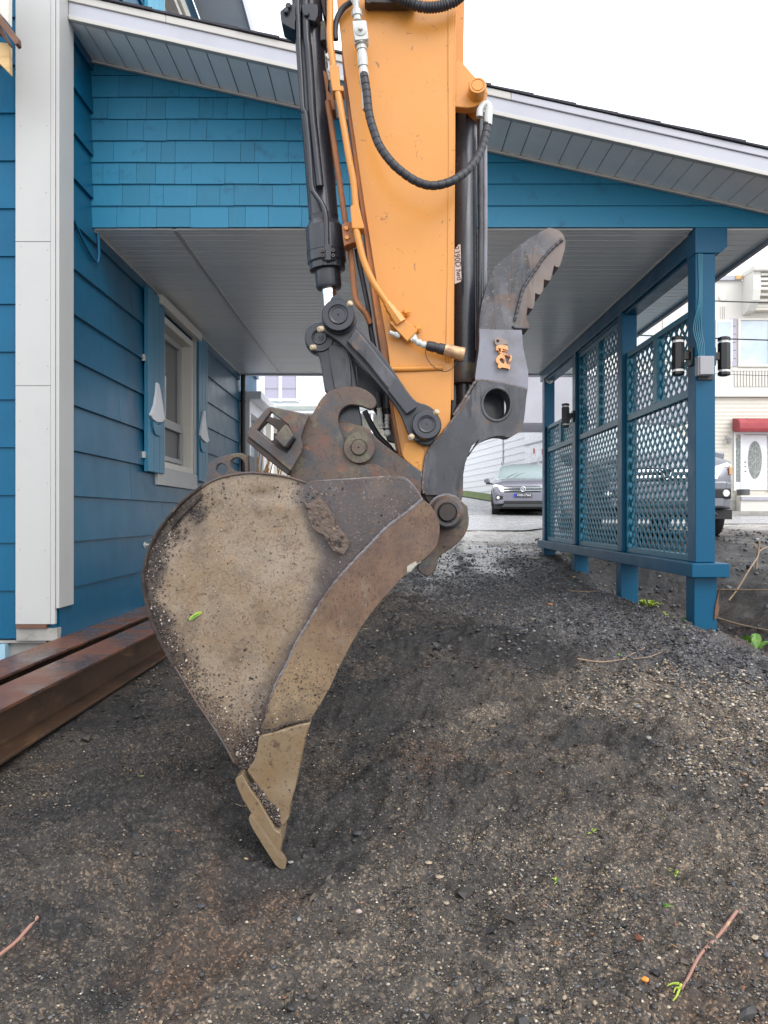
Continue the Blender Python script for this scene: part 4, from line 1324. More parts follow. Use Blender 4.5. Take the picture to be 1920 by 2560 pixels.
# ------------------------------------------------------------------ steel beams beside the wall
def h_beam(x0, x1, ztop, h, ya, yb, label):
    t = thing('steel_beam', label, 'beam', ((x0 + x1) / 2, (ya + yb) / 2, CZ + ztop - h), 'rusty H-beams lying beside the blue wall')
    tf = .018
    xm = (x0 + x1) / 2
    za, zb = CZ + ztop, CZ + ztop - h
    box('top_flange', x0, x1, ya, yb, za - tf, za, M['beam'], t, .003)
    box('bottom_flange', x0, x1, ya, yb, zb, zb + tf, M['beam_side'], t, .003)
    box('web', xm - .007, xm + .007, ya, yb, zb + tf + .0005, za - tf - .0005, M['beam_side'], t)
    return t
h_beam(-2.262, -2.02, -.845, .25, 2.9, 7.2, 'rusty wet steel beam lying closest to the foot of the blue wall')
h_beam(-1.934, -1.692, -.852, .245, 2.7, 7.0, 'rusty steel beam nearer the dug soil, in front of the other beam')

# ------------------------------------------------------------------ excavator arm
ex = thing('excavator', 'orange excavator arm with muddy bucket and toothed thumb resting on the soil', 'excavator', (0, 3.3, CZ - 1.36))
gA = lambda p: Q(680, 0, 2.765, p)
gB = lambda p: Q(680, 550, 2.765, p)
gC = lambda p: Q(500, 900, 2.37, p)
gE = lambda p: Q(1120, 550, 3.6875, p)
gG = lambda p: Q(340, 1150, 2.074, p)
gH = lambda p: Q(760, 900, 4.1475, p)
gI = lambda p: Q(560, 900, 5.53, p)
gJ = lambda p: Q(560, 1860, 6.505, p)
gK = lambda p: Q(700, 500, 5.53, p)
gL = lambda p: Q(680, 0, 5.53, p)
gM = lambda p: Q(500, 1120, 10.37, p)
PX = 1 / FPX

# --- bucket
left = gG([(880, 115), (800, 90), (700, 72), (590, 65), (500, 75), (420, 95), (340, 138), (250, 205), (180, 280), (110, 370), (62, 470), (40, 560), (35, 640), (50, 740), (85, 860), (150, 990), (220, 1110), (300, 1240), (380, 1360), (450, 1470), (510, 1575)])
left_s = cm2(left, 3, closed=False)
right_edge = gG([(1488, 205), (1530, 240), (1562, 300), (1575, 360), (1560, 440), (1520, 490), (1478, 525), (1400, 590), (1290, 710), (1200, 820), (1130, 930), (1060, 1060), (1000, 1190), (940, 1290), (905, 1345)])
right_s = cm2(right_edge, 3, closed=False)
weld = gG([(1485, 205), (1400, 275), (1300, 350), (1220, 432), (1130, 525), (1040, 625), (960, 735), (890, 850), (830, 950), (780, 1060), (730, 1150), (700, 1230), (672, 1330), (640, 1392)])
weld_s = cm2(weld, 3, closed=False)
topr = gG([(1485, 205), (1450, 150), (1410, 105), (1370, 88), (1300, 86), (1240, 90), (1100, 100), (1000, 106), (905, 113)])
side_poly = left_s + gG([(575, 1612), (640, 1396)]) + [weld_s[i] for i in range(len(weld_s) - 2, 0, -1)] + topr
dark_line = gG([(850, 60), (836, 200), (890, 330), (940, 480), (935, 620), (862, 820), (775, 1000), (672, 1200), (620, 1340), (600, 1420)])
dark_poly = dark_line + gG([(700, 1450), (1800, 1400), (1800, -50), (850, -50)])


def f_dark(u, v):
    d = distpoly(u, v, dark_line)
    ins = inpoly(u, v, dark_poly)
    s = np.where(ins, d, -d)
    wdt = np.interp(v, [1150, 1500, 1800], [16, 34, 34])
    return sstep(-wdt, wdt, s)


def f_mud(u, v):
    d = distpoly(u, v, left_s)
    n1 = .5 + .5 * fbm(u, v, .02, 4, 5) + .25 * fbm(u, v, .09, 3, 8)
    rim = (1 - sstep(22, 72, d + 46 * (n1 - .5))) * np.interp(v, [1215, 1290, 1560, 1700, 1900], [0, 1, 1, .35, .6])
    low = sstep(1730, 1900, v + 90 * (n1 - .5)) * .75
    return np.clip(np.maximum(rim, low), 0, 1)


def f_front(u, v):
    d = .012 * np.exp(-((u - 655) / 34) ** 2 - ((v - 1238) / 15) ** 2) - .007 * np.exp(-((u - 690) / 60) ** 2 - ((v - 1265) / 26) ** 2)
    d = d + .004 * fbm(u, v, .006, 3, 31)
    return d


bucket = plate('bucket', side_poly, 3.0, .022, M['side'], ex, res=11, front=f_front, bw=.003, attrs={'dark': f_dark, 'mud': f_mud})
# wrapper shell
def inset(line, d, cx, cy):
    out = []
    for i in range(len(line)):
        a = line[max(i - 1, 0)]; b = line[min(i + 1, len(line) - 1)]
        tx, ty = b[0] - a[0], b[1] - a[1]
        L = math.hypot(tx, ty) + 1e-9
        nx_, ny_ = -ty / L, tx / L
        if (cx - line[i][0]) * nx_ + (cy - line[i][1]) * ny_ < 0: nx_, ny_ = -nx_, -ny_
        out.append((line[i][0] + nx_ * d, line[i][1] + ny_ * d))
    return out
outer = inset(left_s, -2, 700, 1500)
inner = inset(left_s, 3.5, 700, 1500)
plate('bucket_shell', outer + inner[::-1], 2.992, .66, M['rust'], bucket, bw=.003)
plate('rim_edge', inset(left_s[18:48], -4, 700, 1500) + inset(left_s[18:48], 3, 700, 1500)[::-1], 2.975, .03, M['mud'], bucket, bw=.004)
# dark mud ridge behind the rim top
plate('mud_ridge', gG([(345, 175), (340, 190), (300, 235), (250, 280), (205, 330), (180, 365), (190, 320), (225, 270), (270, 215), (310, 185)]), 2.982, .02, M['mud'], bucket, res=6, front=lambda u, v: .004 * fbm(u, v, .2, 3, 4), bw=.004)
plate('far_side_plate', side_poly, 3.63, .022, M['side'], bucket, bw=.003)
# side cutter
low_att = lambda u, v: sstep(1500, 1750, v) * .9 + sstep(820, 760, u) * .1
cut_poly = right_s + gG([(860, 1352), (780, 1372), (720, 1392), (650, 1402)]) + weld_s[::-1][1:]
cutter = plate('side_cutter', cut_poly, 2.966, .032, M['cutter'], bucket, res=14, front=lambda u, v: .004 * fbm(u, v, .01, 3, 77), bw=.004,
               attrs={'low': low_att, 'mud': lambda u, v: .6 * sstep(1700, 1800, v + 40 * fbm(u, v, .03, 3, 9))})
plate('side_cutter', [(p[0], p[1]) for p in cut_poly], 3.655, .032, M['cutter'], bucket, bw=.004)
tube('weld_bead', [W(p[0], p[1], 2.970) for p in weld[:-1]], .008, M['weld'], bucket, 8, 10, rfun=lambda t, L: (.0075 * (1 - .45 * t) + .0012 * math.sin(L * 420) + .001 * math.sin(L * 137)))
# pale scrape on cutter corner
plate('paint_scrape', gG([(1405, 552), (1430, 535), (1470, 515), (1478, 530), (1450, 548), (1430, 575), (1405, 590)]), 2.9645, .004, M['scrape'], bucket, bw=.001)
# lip adapter
adp = gG([(905, 1362), (893, 1400), (880, 1440), (865, 1510), (850, 1580), (838, 1640), (828, 1690), (815, 1740), (800, 1785), (794, 1850), (770, 1892), (765, 1905), (745, 1880), (700, 1810), (640, 1710), (575, 1612), (612, 1560), (628, 1500), (636, 1440), (660, 1425), (720, 1412), (780, 1392), (850, 1372)])
plate('lip_plate', adp, 2.945, .07, M['adapter'], bucket, res=14, front=lambda u, v: .003 * fbm(u, v, .02, 3, 15), bw=.005)
edge = gJ([(180, 590), (195, 560), (290, 495), (305, 520), (370, 640), (440, 760), (560, 920), (680, 1130), (830, 1390), (905, 1440), (940, 1560), (905, 1790), (880, 1800), (800, 1650), (640, 1420), (470, 1180), (300, 900), (220, 720)])
plate('cutting_edge', edge, 2.925, .16, M['adapter'], bucket, bw=.006)
tooth = gJ([(405, 1200), (430, 1180), (520, 1260), (600, 1400), (760, 1630), (880, 1800), (960, 1900), (1000, 1990), (985, 2030), (940, 2035), (860, 1990), (760, 1850), (620, 1630), (480, 1400), (415, 1270)])
plate('tooth', cm2(tooth, 3), 2.895, .05, M['adapter'], bucket, bw=.006)
# crack line of packed mud between cutter and lip
crack = gG([(645, 1400), (665, 1412), (700, 1405), (730, 1395), (770, 1375), (800, 1368), (850, 1360), (895, 1352)])
tube('mud_seam', [W(p[0], p[1], 2.962) for p in crack], .006, M['mud'], bucket, 7, 8, rfun=lambda t, L: .0065 * (1 - .5 * t) + .002 * math.sin(L * 300))
# stuck grit on the bucket
def stuck(name, poly, n, D, rm, pal, pp, fn=None):
    xs_ = [p[0] for p in poly]; ys_ = [p[1] for p in poly]
    u = RNG.uniform(min(xs_), max(xs_), n * 4); v = RNG.uniform(min(ys_), max(ys_), n * 4)
    k = inpoly(u, v, poly)
    if fn is not None: k &= RNG.uniform(0, 1, len(u)) < fn(u, v)
    u, v = u[k][:n], v[k][:n]
    P = np.stack([(u - CX) * PX * D, np.full_like(u, D), CZ + (CY - v) * PX * D], 1)
    s = np.clip(np.exp(RNG.normal(math.log(rm), .35, len(u))), .001, .008)
    c = pal[RNG.choice(len(pal), len(u), p=pp / pp.sum())]
    return stones(name, P, s, c, bucket, normal_y=True)
PALM = np.array([(.03, .022, .02), (.05, .038, .033), (.12, .09, .07), (.30, .25, .22), (.42, .36, .30), (.08, .06, .055)])
PPM = np.array([.42, .25, .12, .06, .04, .11])
stuck('stuck_grit', side_poly, 9500, 2.999, .0024, PALM, PPM, lambda u, v: np.clip(f_mud(u, v) * .95 + .22 * (1 - sstep(10, 110, distpoly(u, v, left_s))) * sstep(1350, 1700, v) + .12 * sstep(1600, 1800, v) + .014, 0, 1))
stuck('stuck_grit', gG([(520, 1500), (640, 1400), (640, 1440), (625, 1520), (590, 1600), (540, 1600)]), 700, 2.99, .0035, PALM, PPM)
stuck('stuck_grit', gJ([(330, 600), (400, 640), (520, 640), (700, 880), (900, 1060), (910, 1260), (900, 1330), (860, 1320), (700, 1100), (560, 890), (440, 740), (380, 720)]), 620, 2.944, .0034, PALM, PPM)
stuck('stuck_grit', cut_poly, 900, 2.965, .0021, PALM, PPM, lambda u, v: sstep(1560, 1800, v))
stuck('stuck_grit', adp, 60, 2.944, .002, PALM, PPM)
# crusted badge
badge = gG([(868, 213), (890, 225), (920, 210), (932, 200), (936, 183), (950, 190), (985, 222), (1005, 262), (1022, 300), (1040, 322), (1062, 365), (1090, 395), (1108, 425), (1098, 458), (1075, 492), (1050, 482), (1020, 468), (990, 425), (970, 385), (935, 372), (910, 345), (893, 300), (890, 262)])
bd = plate('badge', badge, 2.970, .036, M['mudplate'], bucket, res=5, front=lambda u, v: .006 * fbm(u, v, .12, 4, 41), bw=.004)
stuck('stuck_grit', badge, 60, 2.975, .0030, PALM, PPM)
for cxy in ((930, 290), (962, 262), (1020, 405), (1052, 398)):
    p = gG([cxy])[0]
    lathe('badge_boss', W(p[0], p[1], 2.972), (0, -1, 0), [(-.004, .013), (.004, .011), (.004, .005), (0, .004)], M['mudplate'], bd, 12)
# top lip highlight strip of the bucket ear
tube('ear_edge', [W(p[0], p[1], 3.004) for p in topr[::-1]], .0035, M['weld'], bucket, 7, 5)
# green leaf stuck on the plate
lf = thing('leaf', 'small bright green leaf stuck to the muddy side of the bucket', 'leaf', W(543, 1539, 2.99))
lv = gG([(272, 830), (283, 812), (310, 790), (342, 784), (340, 797), (315, 812), (290, 832)])
plate('blade', lv, 2.990, .002, M['leaf_y'], lf, bw=0)
plate('leaf_fold', gG([(276, 832), (300, 805), (338, 790), (318, 806), (292, 830)]), 2.9885, .001, M['leaf'], lf, bw=0)
# lifting eye plate behind bucket
kh = gM([(420, 545), (445, 460), (500, 412), (550, 400), (615, 418), (670, 470), (695, 540), (680, 610), (650, 660), (655, 740), (640, 790), (580, 790), (560, 740), (535, 670), (480, 650), (440, 610)])
eh = gM([(800, 330), (870, 275), (945, 240), (1040, 262), (1110, 320), (1160, 400), (1172, 500), (1170, 628), (1090, 612), (985, 605), (880, 580), (820, 520), (795, 430)])
plate('lifting_plate', gM([(40, 1000), (120, 860), (170, 740), (200, 600), (215, 440), (260, 380), (330, 300), (470, 245), (560, 210), (700, 185), (860, 145), (980, 128), (1100, 140), (1180, 180), (1240, 210), (1260, 300), (1275, 640), (1275, 1000)]), 3.30, .03, M['rust'], bucket, holes=[kh, eh], bw=.003)
plate('lifting_block', gM([(1170, 185), (1285, 185), (1285, 1000), (1175, 1000), (1172, 500), (1160, 400)]), 3.335, .12, M['mblack'], bucket)

# --- coupler
coup_poly = cm2(gC([(530, 685), (560, 620), (595, 560), (606, 525), (600, 470), (580, 430), (545, 395), (516, 388), (530, 366), (590, 353), (648, 335), (680, 298), (708, 245), (755, 193), (830, 160), (920, 156), (980, 176), (1030, 213), (1048, 252), (1032, 284), (1003, 291), (960, 275), (900, 265), (858, 278), (828, 310), (818, 362), (835, 430), (860, 500), (890, 570), (940, 620), (1000, 612), (1060, 625), (1110, 660), (1140, 705), (1060, 740), (640, 745), (560, 740)]), 2)
coupler = plate('quick_coupler', coup_poly, 3.115, .035, M['rust'], ex, res=14, front=lambda u, v: .003 * fbm(u, v, .012, 3, 61), bw=.004)
plate('far_coupler_plate', coup_poly, 3.42, .035, M['rust'], coupler, bw=.004)
bear = plate('bucket_ear', gC([(818, 366), (870, 368), (900, 376), (960, 390), (1010, 420), (1055, 470), (1100, 508), (1150, 545), (1230, 602), (1312, 664), (1310, 800), (1200, 800), (700, 790), (830, 560)]), 3.155, .035, M['rust'], coupler, bw=.004)
lathe('pin_boss', W(*gC([(943, 520)])[0], 3.105), (0, -1, 0), [(-.02, .064), (.004, .064), (.008, .061), (.008, .034), (.004, .033), (.004, .032)], M['rust'], coupler, 40)
lathe('pin', W(*gC([(941, 521)])[0], 3.105), (0, -1, 0), [(-.35, .030), (.018, .031), (.024, .028), (.024, .004), (.018, .003)], M['rust'], coupler, 32)
# frames at left
near_fr = gI([(325, 1010), (345, 945), (400, 880), (500, 765), (585, 672), (640, 645), (720, 658), (950, 705), (1180, 755), (1120, 900), (1060, 1060), (1088, 1180), (1075, 1270), (1010, 1390), (925, 1540), (860, 1490), (600, 1270), (340, 1070)])
near_hole = gI([(650, 718), (760, 800), (885, 895), (960, 1060), (985, 1100), (870, 1290), (700, 1170), (455, 970), (550, 850)])
fr1 = plate('latch_frame', near_fr, 3.05, .035, M['rust'], coupler, holes=[near_hole], bw=.004)
plate('far_latch_frame', gI([(440, 900), (560, 790), (600, 774), (760, 816), (1150, 900), (1100, 1300), (900, 1450), (640, 1290), (480, 1010)]), 3.33, .035, M['rust_dark'], coupler, holes=[gI([(595, 855), (735, 960), (730, 1100), (650, 1110), (482, 975)])], bw=.004)
plate('latch_rail', gI([(308, 1052), (345, 1060), (600, 1262), (925, 1530), (880, 1592), (600, 1375), (312, 1128)]), 3.062, .30, M['rust_dark'], coupler, bw=.004)
plate('latch_block', gI([(840, 888), (880, 905), (962, 1050), (855, 1205), (815, 1200), (692, 1085), (700, 1060)]), 2.985, .16, M['rust'], coupler, bw=.005)
plate('latch_shadow', gI([(690, 1010), (960, 1040), (985, 1105), (872, 1290), (680, 1130)]), 3.09, .02, M['rust_dark'], coupler, bw=0)  # dark plate drawn for the shadow around the latch block

# --- stick
st_poly = [(834, -330), (842, 0), (848, 60), (860, 160), (880, 300), (915, 540), (947, 740), (968, 860), (976, 925), (985, 990), (996, 1070), (1003, 1130), (1010, 1147), (1055, 1184), (1072, 1150), (1100, 1105), (1126, 1055), (1131, 900), (1135, 700), (1138, 400), (1139, 100), (1141, 22), (1146, -330)]
stick = plate('stick', st_poly, 3.22, .014, M['orange'], ex, res=26, front=lambda u, v: .0025 * fbm(u, v, .006, 3, 90), bw=.002)
plate('far_stick_plate', [(p[0] + 20, p[1]) for p in st_poly], 3.56, .014, M['orange'], stick, bw=.002)
plate('stick_web', [(840, -330), (848, 0), (856, 160), (872, 300), (905, 540), (925, 700), (940, 800), (955, 900), (975, 1010), (992, 1110), (1000, 1150), (1015, 1150), (1003, 1090), (985, 960), (960, 800), (925, 560), (893, 300), (870, 160), (860, 0), (852, -330)], 3.2365, .32, M['orange_dirty'], stick, bw=.002)
plate('stick_back_web', [(1128, -330), (1128, 1000), (1134, 1000), (1141, -330)], 3.2365, .32, M['orange'], stick, bw=0)
# folded flange along the rear edge and a long bead near the front edge
plate('edge_flange', [(1124, -330), (1120, 60), (1121, 400), (1118, 700), (1114, 905), (1126, 905), (1131, 700), (1134, 400), (1134, 60), (1138, -330)], 3.2165, .004, M['orange'], stick, bw=.0015)
plate('front_bead', gH([(862, 60), (905, 250), (985, 700), (1035, 1000), (1020, 1000), (965, 700), (888, 250), (845, 60)]), 3.2165, .004, M['orange'], stick, bw=.0015)
tube('weld_line', [W(*p, 3.218) for p in gH([(900, 95), (1100, 92), (1440, 78)])], .013, M['orange'], stick, 8)
plate('nose_grime', gH([(1050, 860), (1200, 860), (1250, 960), (1238, 1040), (1222, 1160), (1140, 1100), (1060, 1040), (1020, 980)]), 3.2175, .002, M['orange_low'], stick, bw=0)
# lug with pin
plate('thumb_lug', gA([(1262, 420), (1290, 413), (1325, 440), (1380, 505), (1440, 570), (1480, 610), (1492, 640), (1480, 690), (1450, 715), (1400, 738), (1350, 745), (1262, 738)]), 3.236, .05, M['orange'], stick, bw=.003)
lathe('lug_boss', W(*gA([(1415, 648)])[0], 3.236), (-.05, -1, .10), [(-.25, .037), (.05, .037), (.056, .034), (.056, .027), (.053, .0262), (.053, .024), (.057, .023), (.057, .001)], M['orange'], stick, 36)
# scratches: nothing painted, just little chips of bare primer
# sticker
sk = plate('sticker', gB([(1262, 205), (1290, 170), (1303, 168), (1306, 300), (1310, 410), (1305, 425), (1268, 440), (1262, 440)]), 3.262, .003, M['sticker'], ex, bw=0)
text('sticker_text', '2390D fwd', .034, .0006, W(1144.5, 658, 3.2608), M['ink'], sk, rot=R(-84), xscale=.95)

# --- bucket cylinder
a0 = W(741, -330, 3.36); a1 = W(824, 742, 3.36)
ax = (a1 - a0).normalized()
def on(v):   # point on the axis at pixel row v
    return a0 + (a1 - a0) * ((v + 330) / (742 + 330))
bc = lathe('bucket_cylinder', a0, ax, [(0, .064), ((on(541) - a0).length, .064), ((on(543) - a0).length, .066), ((on(548) - a0).length, .064), ((on(560) - a0).length, .064)], M['mblack'], ex, 36)
o_ = on(556)
ln = lambda v: (on(v) - o_).length
lathe('gland', o_, ax, [(0, .066), (ln(562), .070), (ln(572), .082), (ln(630), .084), (ln(631), .0855), (ln(633), .0855), (ln(634), .084), (ln(657), .085), (ln(662), .078), (ln(676), .078), (ln(678), .056), (ln(716), .056), (ln(722), .052), (ln(722.5), .036)], M['mblack'], bc, 40)
for k in range(12):
    t = 2 * math.pi * k / 12 + .2
    u_ = ax.cross(Vector((0, 1, 0))).normalized(); v_ = ax.cross(u_)
    c = on(659) + (u_ * math.cos(t) + v_ * math.sin(t)) * .070
    lathe('gland_bolt', c, ax, [(0, .010), (.028, .010), (.03, .008)], M['mblack'], bc, 6)
lathe('rod', on(716), ax, [(0, .033), ((on(737) - on(716)).length, .033), ((on(738) - on(716)).length, .0315), ((on(800) - on(716)).length, .0315)], M['chrome'], bc, 32)
# port block and bolts on the gland
plate('port_block', gK([(610, 620), (700, 600), (715, 700), (705, 835), (630, 835), (622, 700)]), 3.262, .03, M['mblack'], bc, bw=.003)
plate('port_clamp', gK([(560, 690), (760, 680), (770, 820), (700, 835), (625, 835), (565, 815)]), 3.272, .02, M['mblack'], bc, bw=.003)
for p in gK([(587, 714), (590, 782), (736, 714), (740, 782)]):
    lathe('socket_bolt', W(*p, 3.272), (0, -1, 0), [(0, .0085), (.016, .0085), (.018, .007), (.018, .004), (.010, .0035)], M['mgrey'], bc, 16)
tube('cylinder_pipe', [W(*p, 3.275) for p in [(744, -330)] + gL([(355, 60), (362, 200), (375, 600), (400, 1000), (430, 1500)]) + gA([(235, 800), (262, 1100), (276, 1290), (300, 1345), (345, 1410), (372, 1490), (380, 1640)]) + gK([(648, 560), (655, 640)])], .0115, M['mblack'], bc, 12, 5)
tube('cylinder_pipe', [W(*p, 3.283) for p in [(760, -330)] + gL([(470, 280), (500, 700), (530, 1100), (560, 1600)]) + gA([(300, 1000), (330, 1290)])], .018, M['mblack'], bc, 12, 5)
cl = plate('pipe_clamp', gL([(110, 150), (180, 95), (215, 60), (380, 40), (405, 70), (400, 165), (345, 200), (320, 300), (322, 420), (245, 385), (130, 318), (118, 240)]), 3.27, .10, M['mblack'], bc, bw=.004)
plate('pipe_clamp', gL([(405, 60), (560, 30), (635, 60), (640, 215), (600, 300), (470, 265), (430, 240)]), 3.265, .08, M['mblack'], bc, bw=.004)
for p in gL([(232, 105), (200, 170), (480, 215)]):
    lathe('clamp_bolt', W(*p, 3.27), (0, -1, 0), [(0, .013), (.015, .013), (.018, .010)], M['mblack'], bc, 6)

# --- H link + side link
def boss(name, p, D, r, r2, parent, m, back=.06):
    c = W(*p, D)
    lathe(name, c, (0, -1, 0), [(-back, r * 1.06), (-.012, r * 1.06), (-.010, r), (.018, r), (.024, r * .95), (.024, r2 * 1.07), (.016, r2 * 1.05), (.016, r2 * .98), (.024, r2 * .97), (.026, r2 * .93), (.024, r2 * .72), (.022, r2 * .70), (.022, r2 * .09), (.012, r2 * .08)], m, parent, 44)
hl = plate('bucket_link', cm2(gB([(262, 790), (300, 735), (340, 700), (400, 760), (520, 860), (552, 960), (575, 1060), (590, 1150), (604, 1300), (625, 1420), (560, 1460), (460, 1450), (415, 1330), (385, 1205), (365, 1180), (345, 1050), (325, 950), (285, 890), (262, 840)]), 2), 3.185, .05, M['mblack'], ex, res=16, front=lambda u, v: .004 * fbm(u, v, .015, 3, 17), bw=.006)
plate('link_face', gB([(385, 850), (520, 880), (545, 1000), (552, 1150), (430, 1170), (400, 1000)]), 3.178, .02, M['mgrey'], hl, bw=.004)
plate('far_link_plate', gB([(450, 800), (560, 860), (640, 1000), (780, 1130), (860, 1290), (862, 1545), (800, 1530), (745, 1380), (640, 1220), (590, 1180)]), 3.50, .04, M['mblack'], hl, bw=.005)
plate('hose_guard', gB([(575, 1000), (640, 1010), (735, 1090), (800, 1200), (790, 1330), (740, 1300), (700, 1220), (640, 1200), (590, 1170)]), 3.40, .06, M['mblack'], hl, bw=.005)
boss('link_boss', gB([(330, 820)])[0], 3.20, .060, .03, hl, M['mblack'])
for p in gB([(295, 880), (345, 755)]):
    lathe('grease_nipple', W(*p, 3.10), (-.6, -.7, -.2), [(0, .011), (.018, .011), (.022, .007)], M['greaser'], hl, 10)
sl_ = plate('side_link', cm2(gB([(352, 760), (400, 800), (470, 850), (520, 900), (600, 990), (720, 1120), (820, 1240), (890, 1350), (925, 1440), (955, 1500), (1010, 1530), (1090, 1520), (1150, 1460), (1160, 1380), (1120, 1310), (1060, 1275), (1000, 1255), (940, 1190), (840, 1040), (740, 900), (640, 790), (590, 730), (560, 640), (480, 560), (400, 570), (350, 640)]), 2), 3.135, .035, M['mblack'], ex, bw=.005)
plate('link_bar', gB([(512, 832), (545, 795), (578, 750), (598, 768), (690, 880), (770, 985), (860, 1090), (935, 1195), (1004, 1290), (970, 1320), (932, 1340), (860, 1240), (740, 1090), (640, 965)]), 3.088, .06, M['mgrey'], sl_, bw=.005)
plate('bar_tip', gB([(865, 1095), (1004, 1290), (932, 1340), (800, 1170)]), 3.0865, .01, M['mblack'], sl_, bw=.002)
boss('pin_boss', gB([(460, 664)])[0], 3.10, .0655, .0385, sl_, M['mblack'], .5)
boss('pin_boss', gB([(1067, 1417)])[0], 3.10, .0585, .0345, sl_, M['mblack'], .15)
plate('link_heel', cm2(gB([(930, 1440), (960, 1500), (1010, 1545), (1080, 1560), (1130, 1520), (1100, 1480), (980, 1420)]), 2), 3.16, .06, M['mblack'], sl_, bw=.005)
plate('link_crown', cm2(gB([(400, 560), (430, 520), (480, 516), (510, 560), (540, 620), (440, 640)]), 2), 3.13, .12, M['mblack'], sl_, bw=.006)
for p, d in ((gB([(345, 752)])[0], (-.5, -.8, -.3)), (gB([(530, 590)])[0], (.5, -.8, .4)), (gB([(968, 1495)])[0], (-.5, -.8, -.5)), (gB([(1128, 1338)])[0], (.5, -.8, .4))):
    lathe('grease_nipple', W(*p, 3.085), d, [(0, .012), (.016, .012), (.02, .008)], M['greaser'], sl_, 10)

# --- orange pipes and hoses on the front of the stick
hp = tube('hydraulic_pipe', [W(*p, 3.17) for p in [(818, -330)] + gA([(402, 0), (400, 250), (422, 440), (447, 590), (492, 850), (530, 1080), (562, 1250), (578, 1420), (592, 1540)]) + gB([(583, 60), (600, 150), (640, 300), (700, 430), (770, 535), (815, 600)])], .0140, M['orange'], ex, 14, 5)
lathe('pipe_nut', W(*gB([(795, 575)])[0], 3.17), W(*gB([(850, 655)])[0], 3.17) - W(*gB([(795, 575)])[0], 3.17), [(0, .018), (.02, .018), (.021, .022), (.055, .023), (.056, .027), (.10, .027)], M['orange'], hp, 8)
hp2 = tube('hydraulic_pipe', [W(*p, 3.28) for p in gA([(385, 700), (400, 800), (430, 1000), (480, 1350), (512, 1560)]) + gB([(530, 150), (550, 280), (560, 400), (570, 500), (590, 575), (650, 650), (680, 720)])], .0125, M['orange_dirty'], ex, 12, 5)
plate('pipe_clamp', gA([(398, 455), (415, 440), (460, 450), (470, 590), (490, 590), (500, 628), (415, 628), (402, 540)]), 3.155, .07, M['orange'], ex, bw=.004)
plate('pipe_clamp', gA([(540, 1425), (560, 1412), (600, 1415), (620, 1500), (635, 1560), (640, 1580), (552, 1580), (545, 1500)]), 3.155, .07, M['orange'], ex, bw=.004)
plate('pipe_clamp', gB([(482, 40), (500, 15), (545, 10), (560, 50), (585, 60), (585, 150), (520, 170), (498, 185), (490, 120)]), 3.20, .07, M['orange_dirty'], ex, bw=.004)
for p in gB([(515, 60), (520, 125)]):
    lathe('clamp_bolt', W(*p, 3.20), (0, -1, 0), [(0, .010), (.008, .010), (.01, .008)], M['orange'], ex, 6)
plate('rusty_bracket', gL([(665, 290), (735, 270), (745, 550), (665, 560), (662, 430)]), 3.30, .10, M['rust'], ex, bw=.004)
plate('rusty_bracket', gA([(350, 480), (380, 500), (400, 640), (430, 660), (440, 760), (380, 765), (372, 640)]), 3.31, .08, M['orange_dirty'], ex, bw=.004)
plate('hose_bracket', gL([(640, -200), (760, -200), (745, 60), (752, 240), (720, 210), (690, 80)]), 3.33, .10, M['rust_dark'], ex, bw=.004)
tube('fitting', [W(*p, 3.36) for p in gL([(700, 915), (730, 960), (770, 1010), (790, 1060), (800, 1120)])], .010, M['zinc'], ex, 10)
plate('fitting_block', gL([(688, 770), (765, 775), (762, 860), (700, 880), (690, 850)]), 3.38, .05, M['cream'], ex)
tube('rubber_hose', [W(*p, 3.30) for p in gB([(585, 200), (602, 300), (640, 480), (670, 640), (690, 800), (740, 1000), (790, 1100), (800, 1300)])], .0105, M['rubber'], ex, 10, 5)
tube('rubber_hose', [W(*p, 3.19) for p in gA([(440, 275), (436, 210), (450, 130), (490, 60), (545, 15), (575, -20)])], .012, M['rubber'], ex, 12, 6)
# lower hoses into the coupler with zinc ends
for pts in ([(735, 1190), (745, 1270), (750, 1330), (760, 1400)], [(795, 1180), (800, 1260), (798, 1340)], ):
    h_ = tube('rubber_hose', [W(*p, 3.36) for p in gB(pts)], .014, M['rubber'], ex, 10)
for pts in ([(742, 1300), (752, 1400), (760, 1440)], [(797, 1345), (795, 1400), (795, 1440)]):
    tube('hose_fitting', [W(*p, 3.34) for p in gB(pts)], .012, M['zinc'], ex, 8, rfun=lambda t, L: .0125 if (L * 60) % 1 < .6 else .0095)
lathe('hose_plug', W(*gB([(797, 1475)])[0], 3.34), (0, -1, 0), [(0, .015), (.02, .015), (.024, .010)], M['zinc'], ex, 16)
tube('rubber_hose', [W(*p, 3.40) for p in gB([(640, 1320), (690, 1420), (740, 1500), (800, 1560), (850, 1620)])], .013, M['rubber'], ex, 10)

# manifold block on the stick and its quick coupling
mb = plate('manifold_block', gB([(812, 708), (878, 655), (1008, 762), (938, 842)]), 3.165, .05, M['orange'], ex, bw=.004)
for p in gB([(925, 643), (1002, 756)]):
    lathe('block_bolt', W(*p, 3.212), (0, -1, 0), [(0, .018), (.012, .018), (.016, .013), (.02, .011), (.024, .006)], M['orange'], mb, 6)
lathe('block_plug', W(*gB([(880, 800)])[0], 3.185), (-.75, -.25, .2), [(0, .013), (.02, .013), (.021, .009), (.045, .009)], M['zinc'], mb, 8)
q = [W(*p, 3.17) for p in gB([(975, 820), (1005, 842), (1040, 860), (1075, 868), (1165, 892), (1275, 918)])]
tube('quick_fitting', [W(*gB([(960, 835)])[0], 3.18), W(*gB([(995, 795)])[0], 3.18)], .011, M['zinc'], mb, 10)
tube('quick_fitting', q[:4], .013, M['zinc'], mb, 10, rfun=lambda t, L: .0155 if (L * 45) % 1 < .55 else .0115)
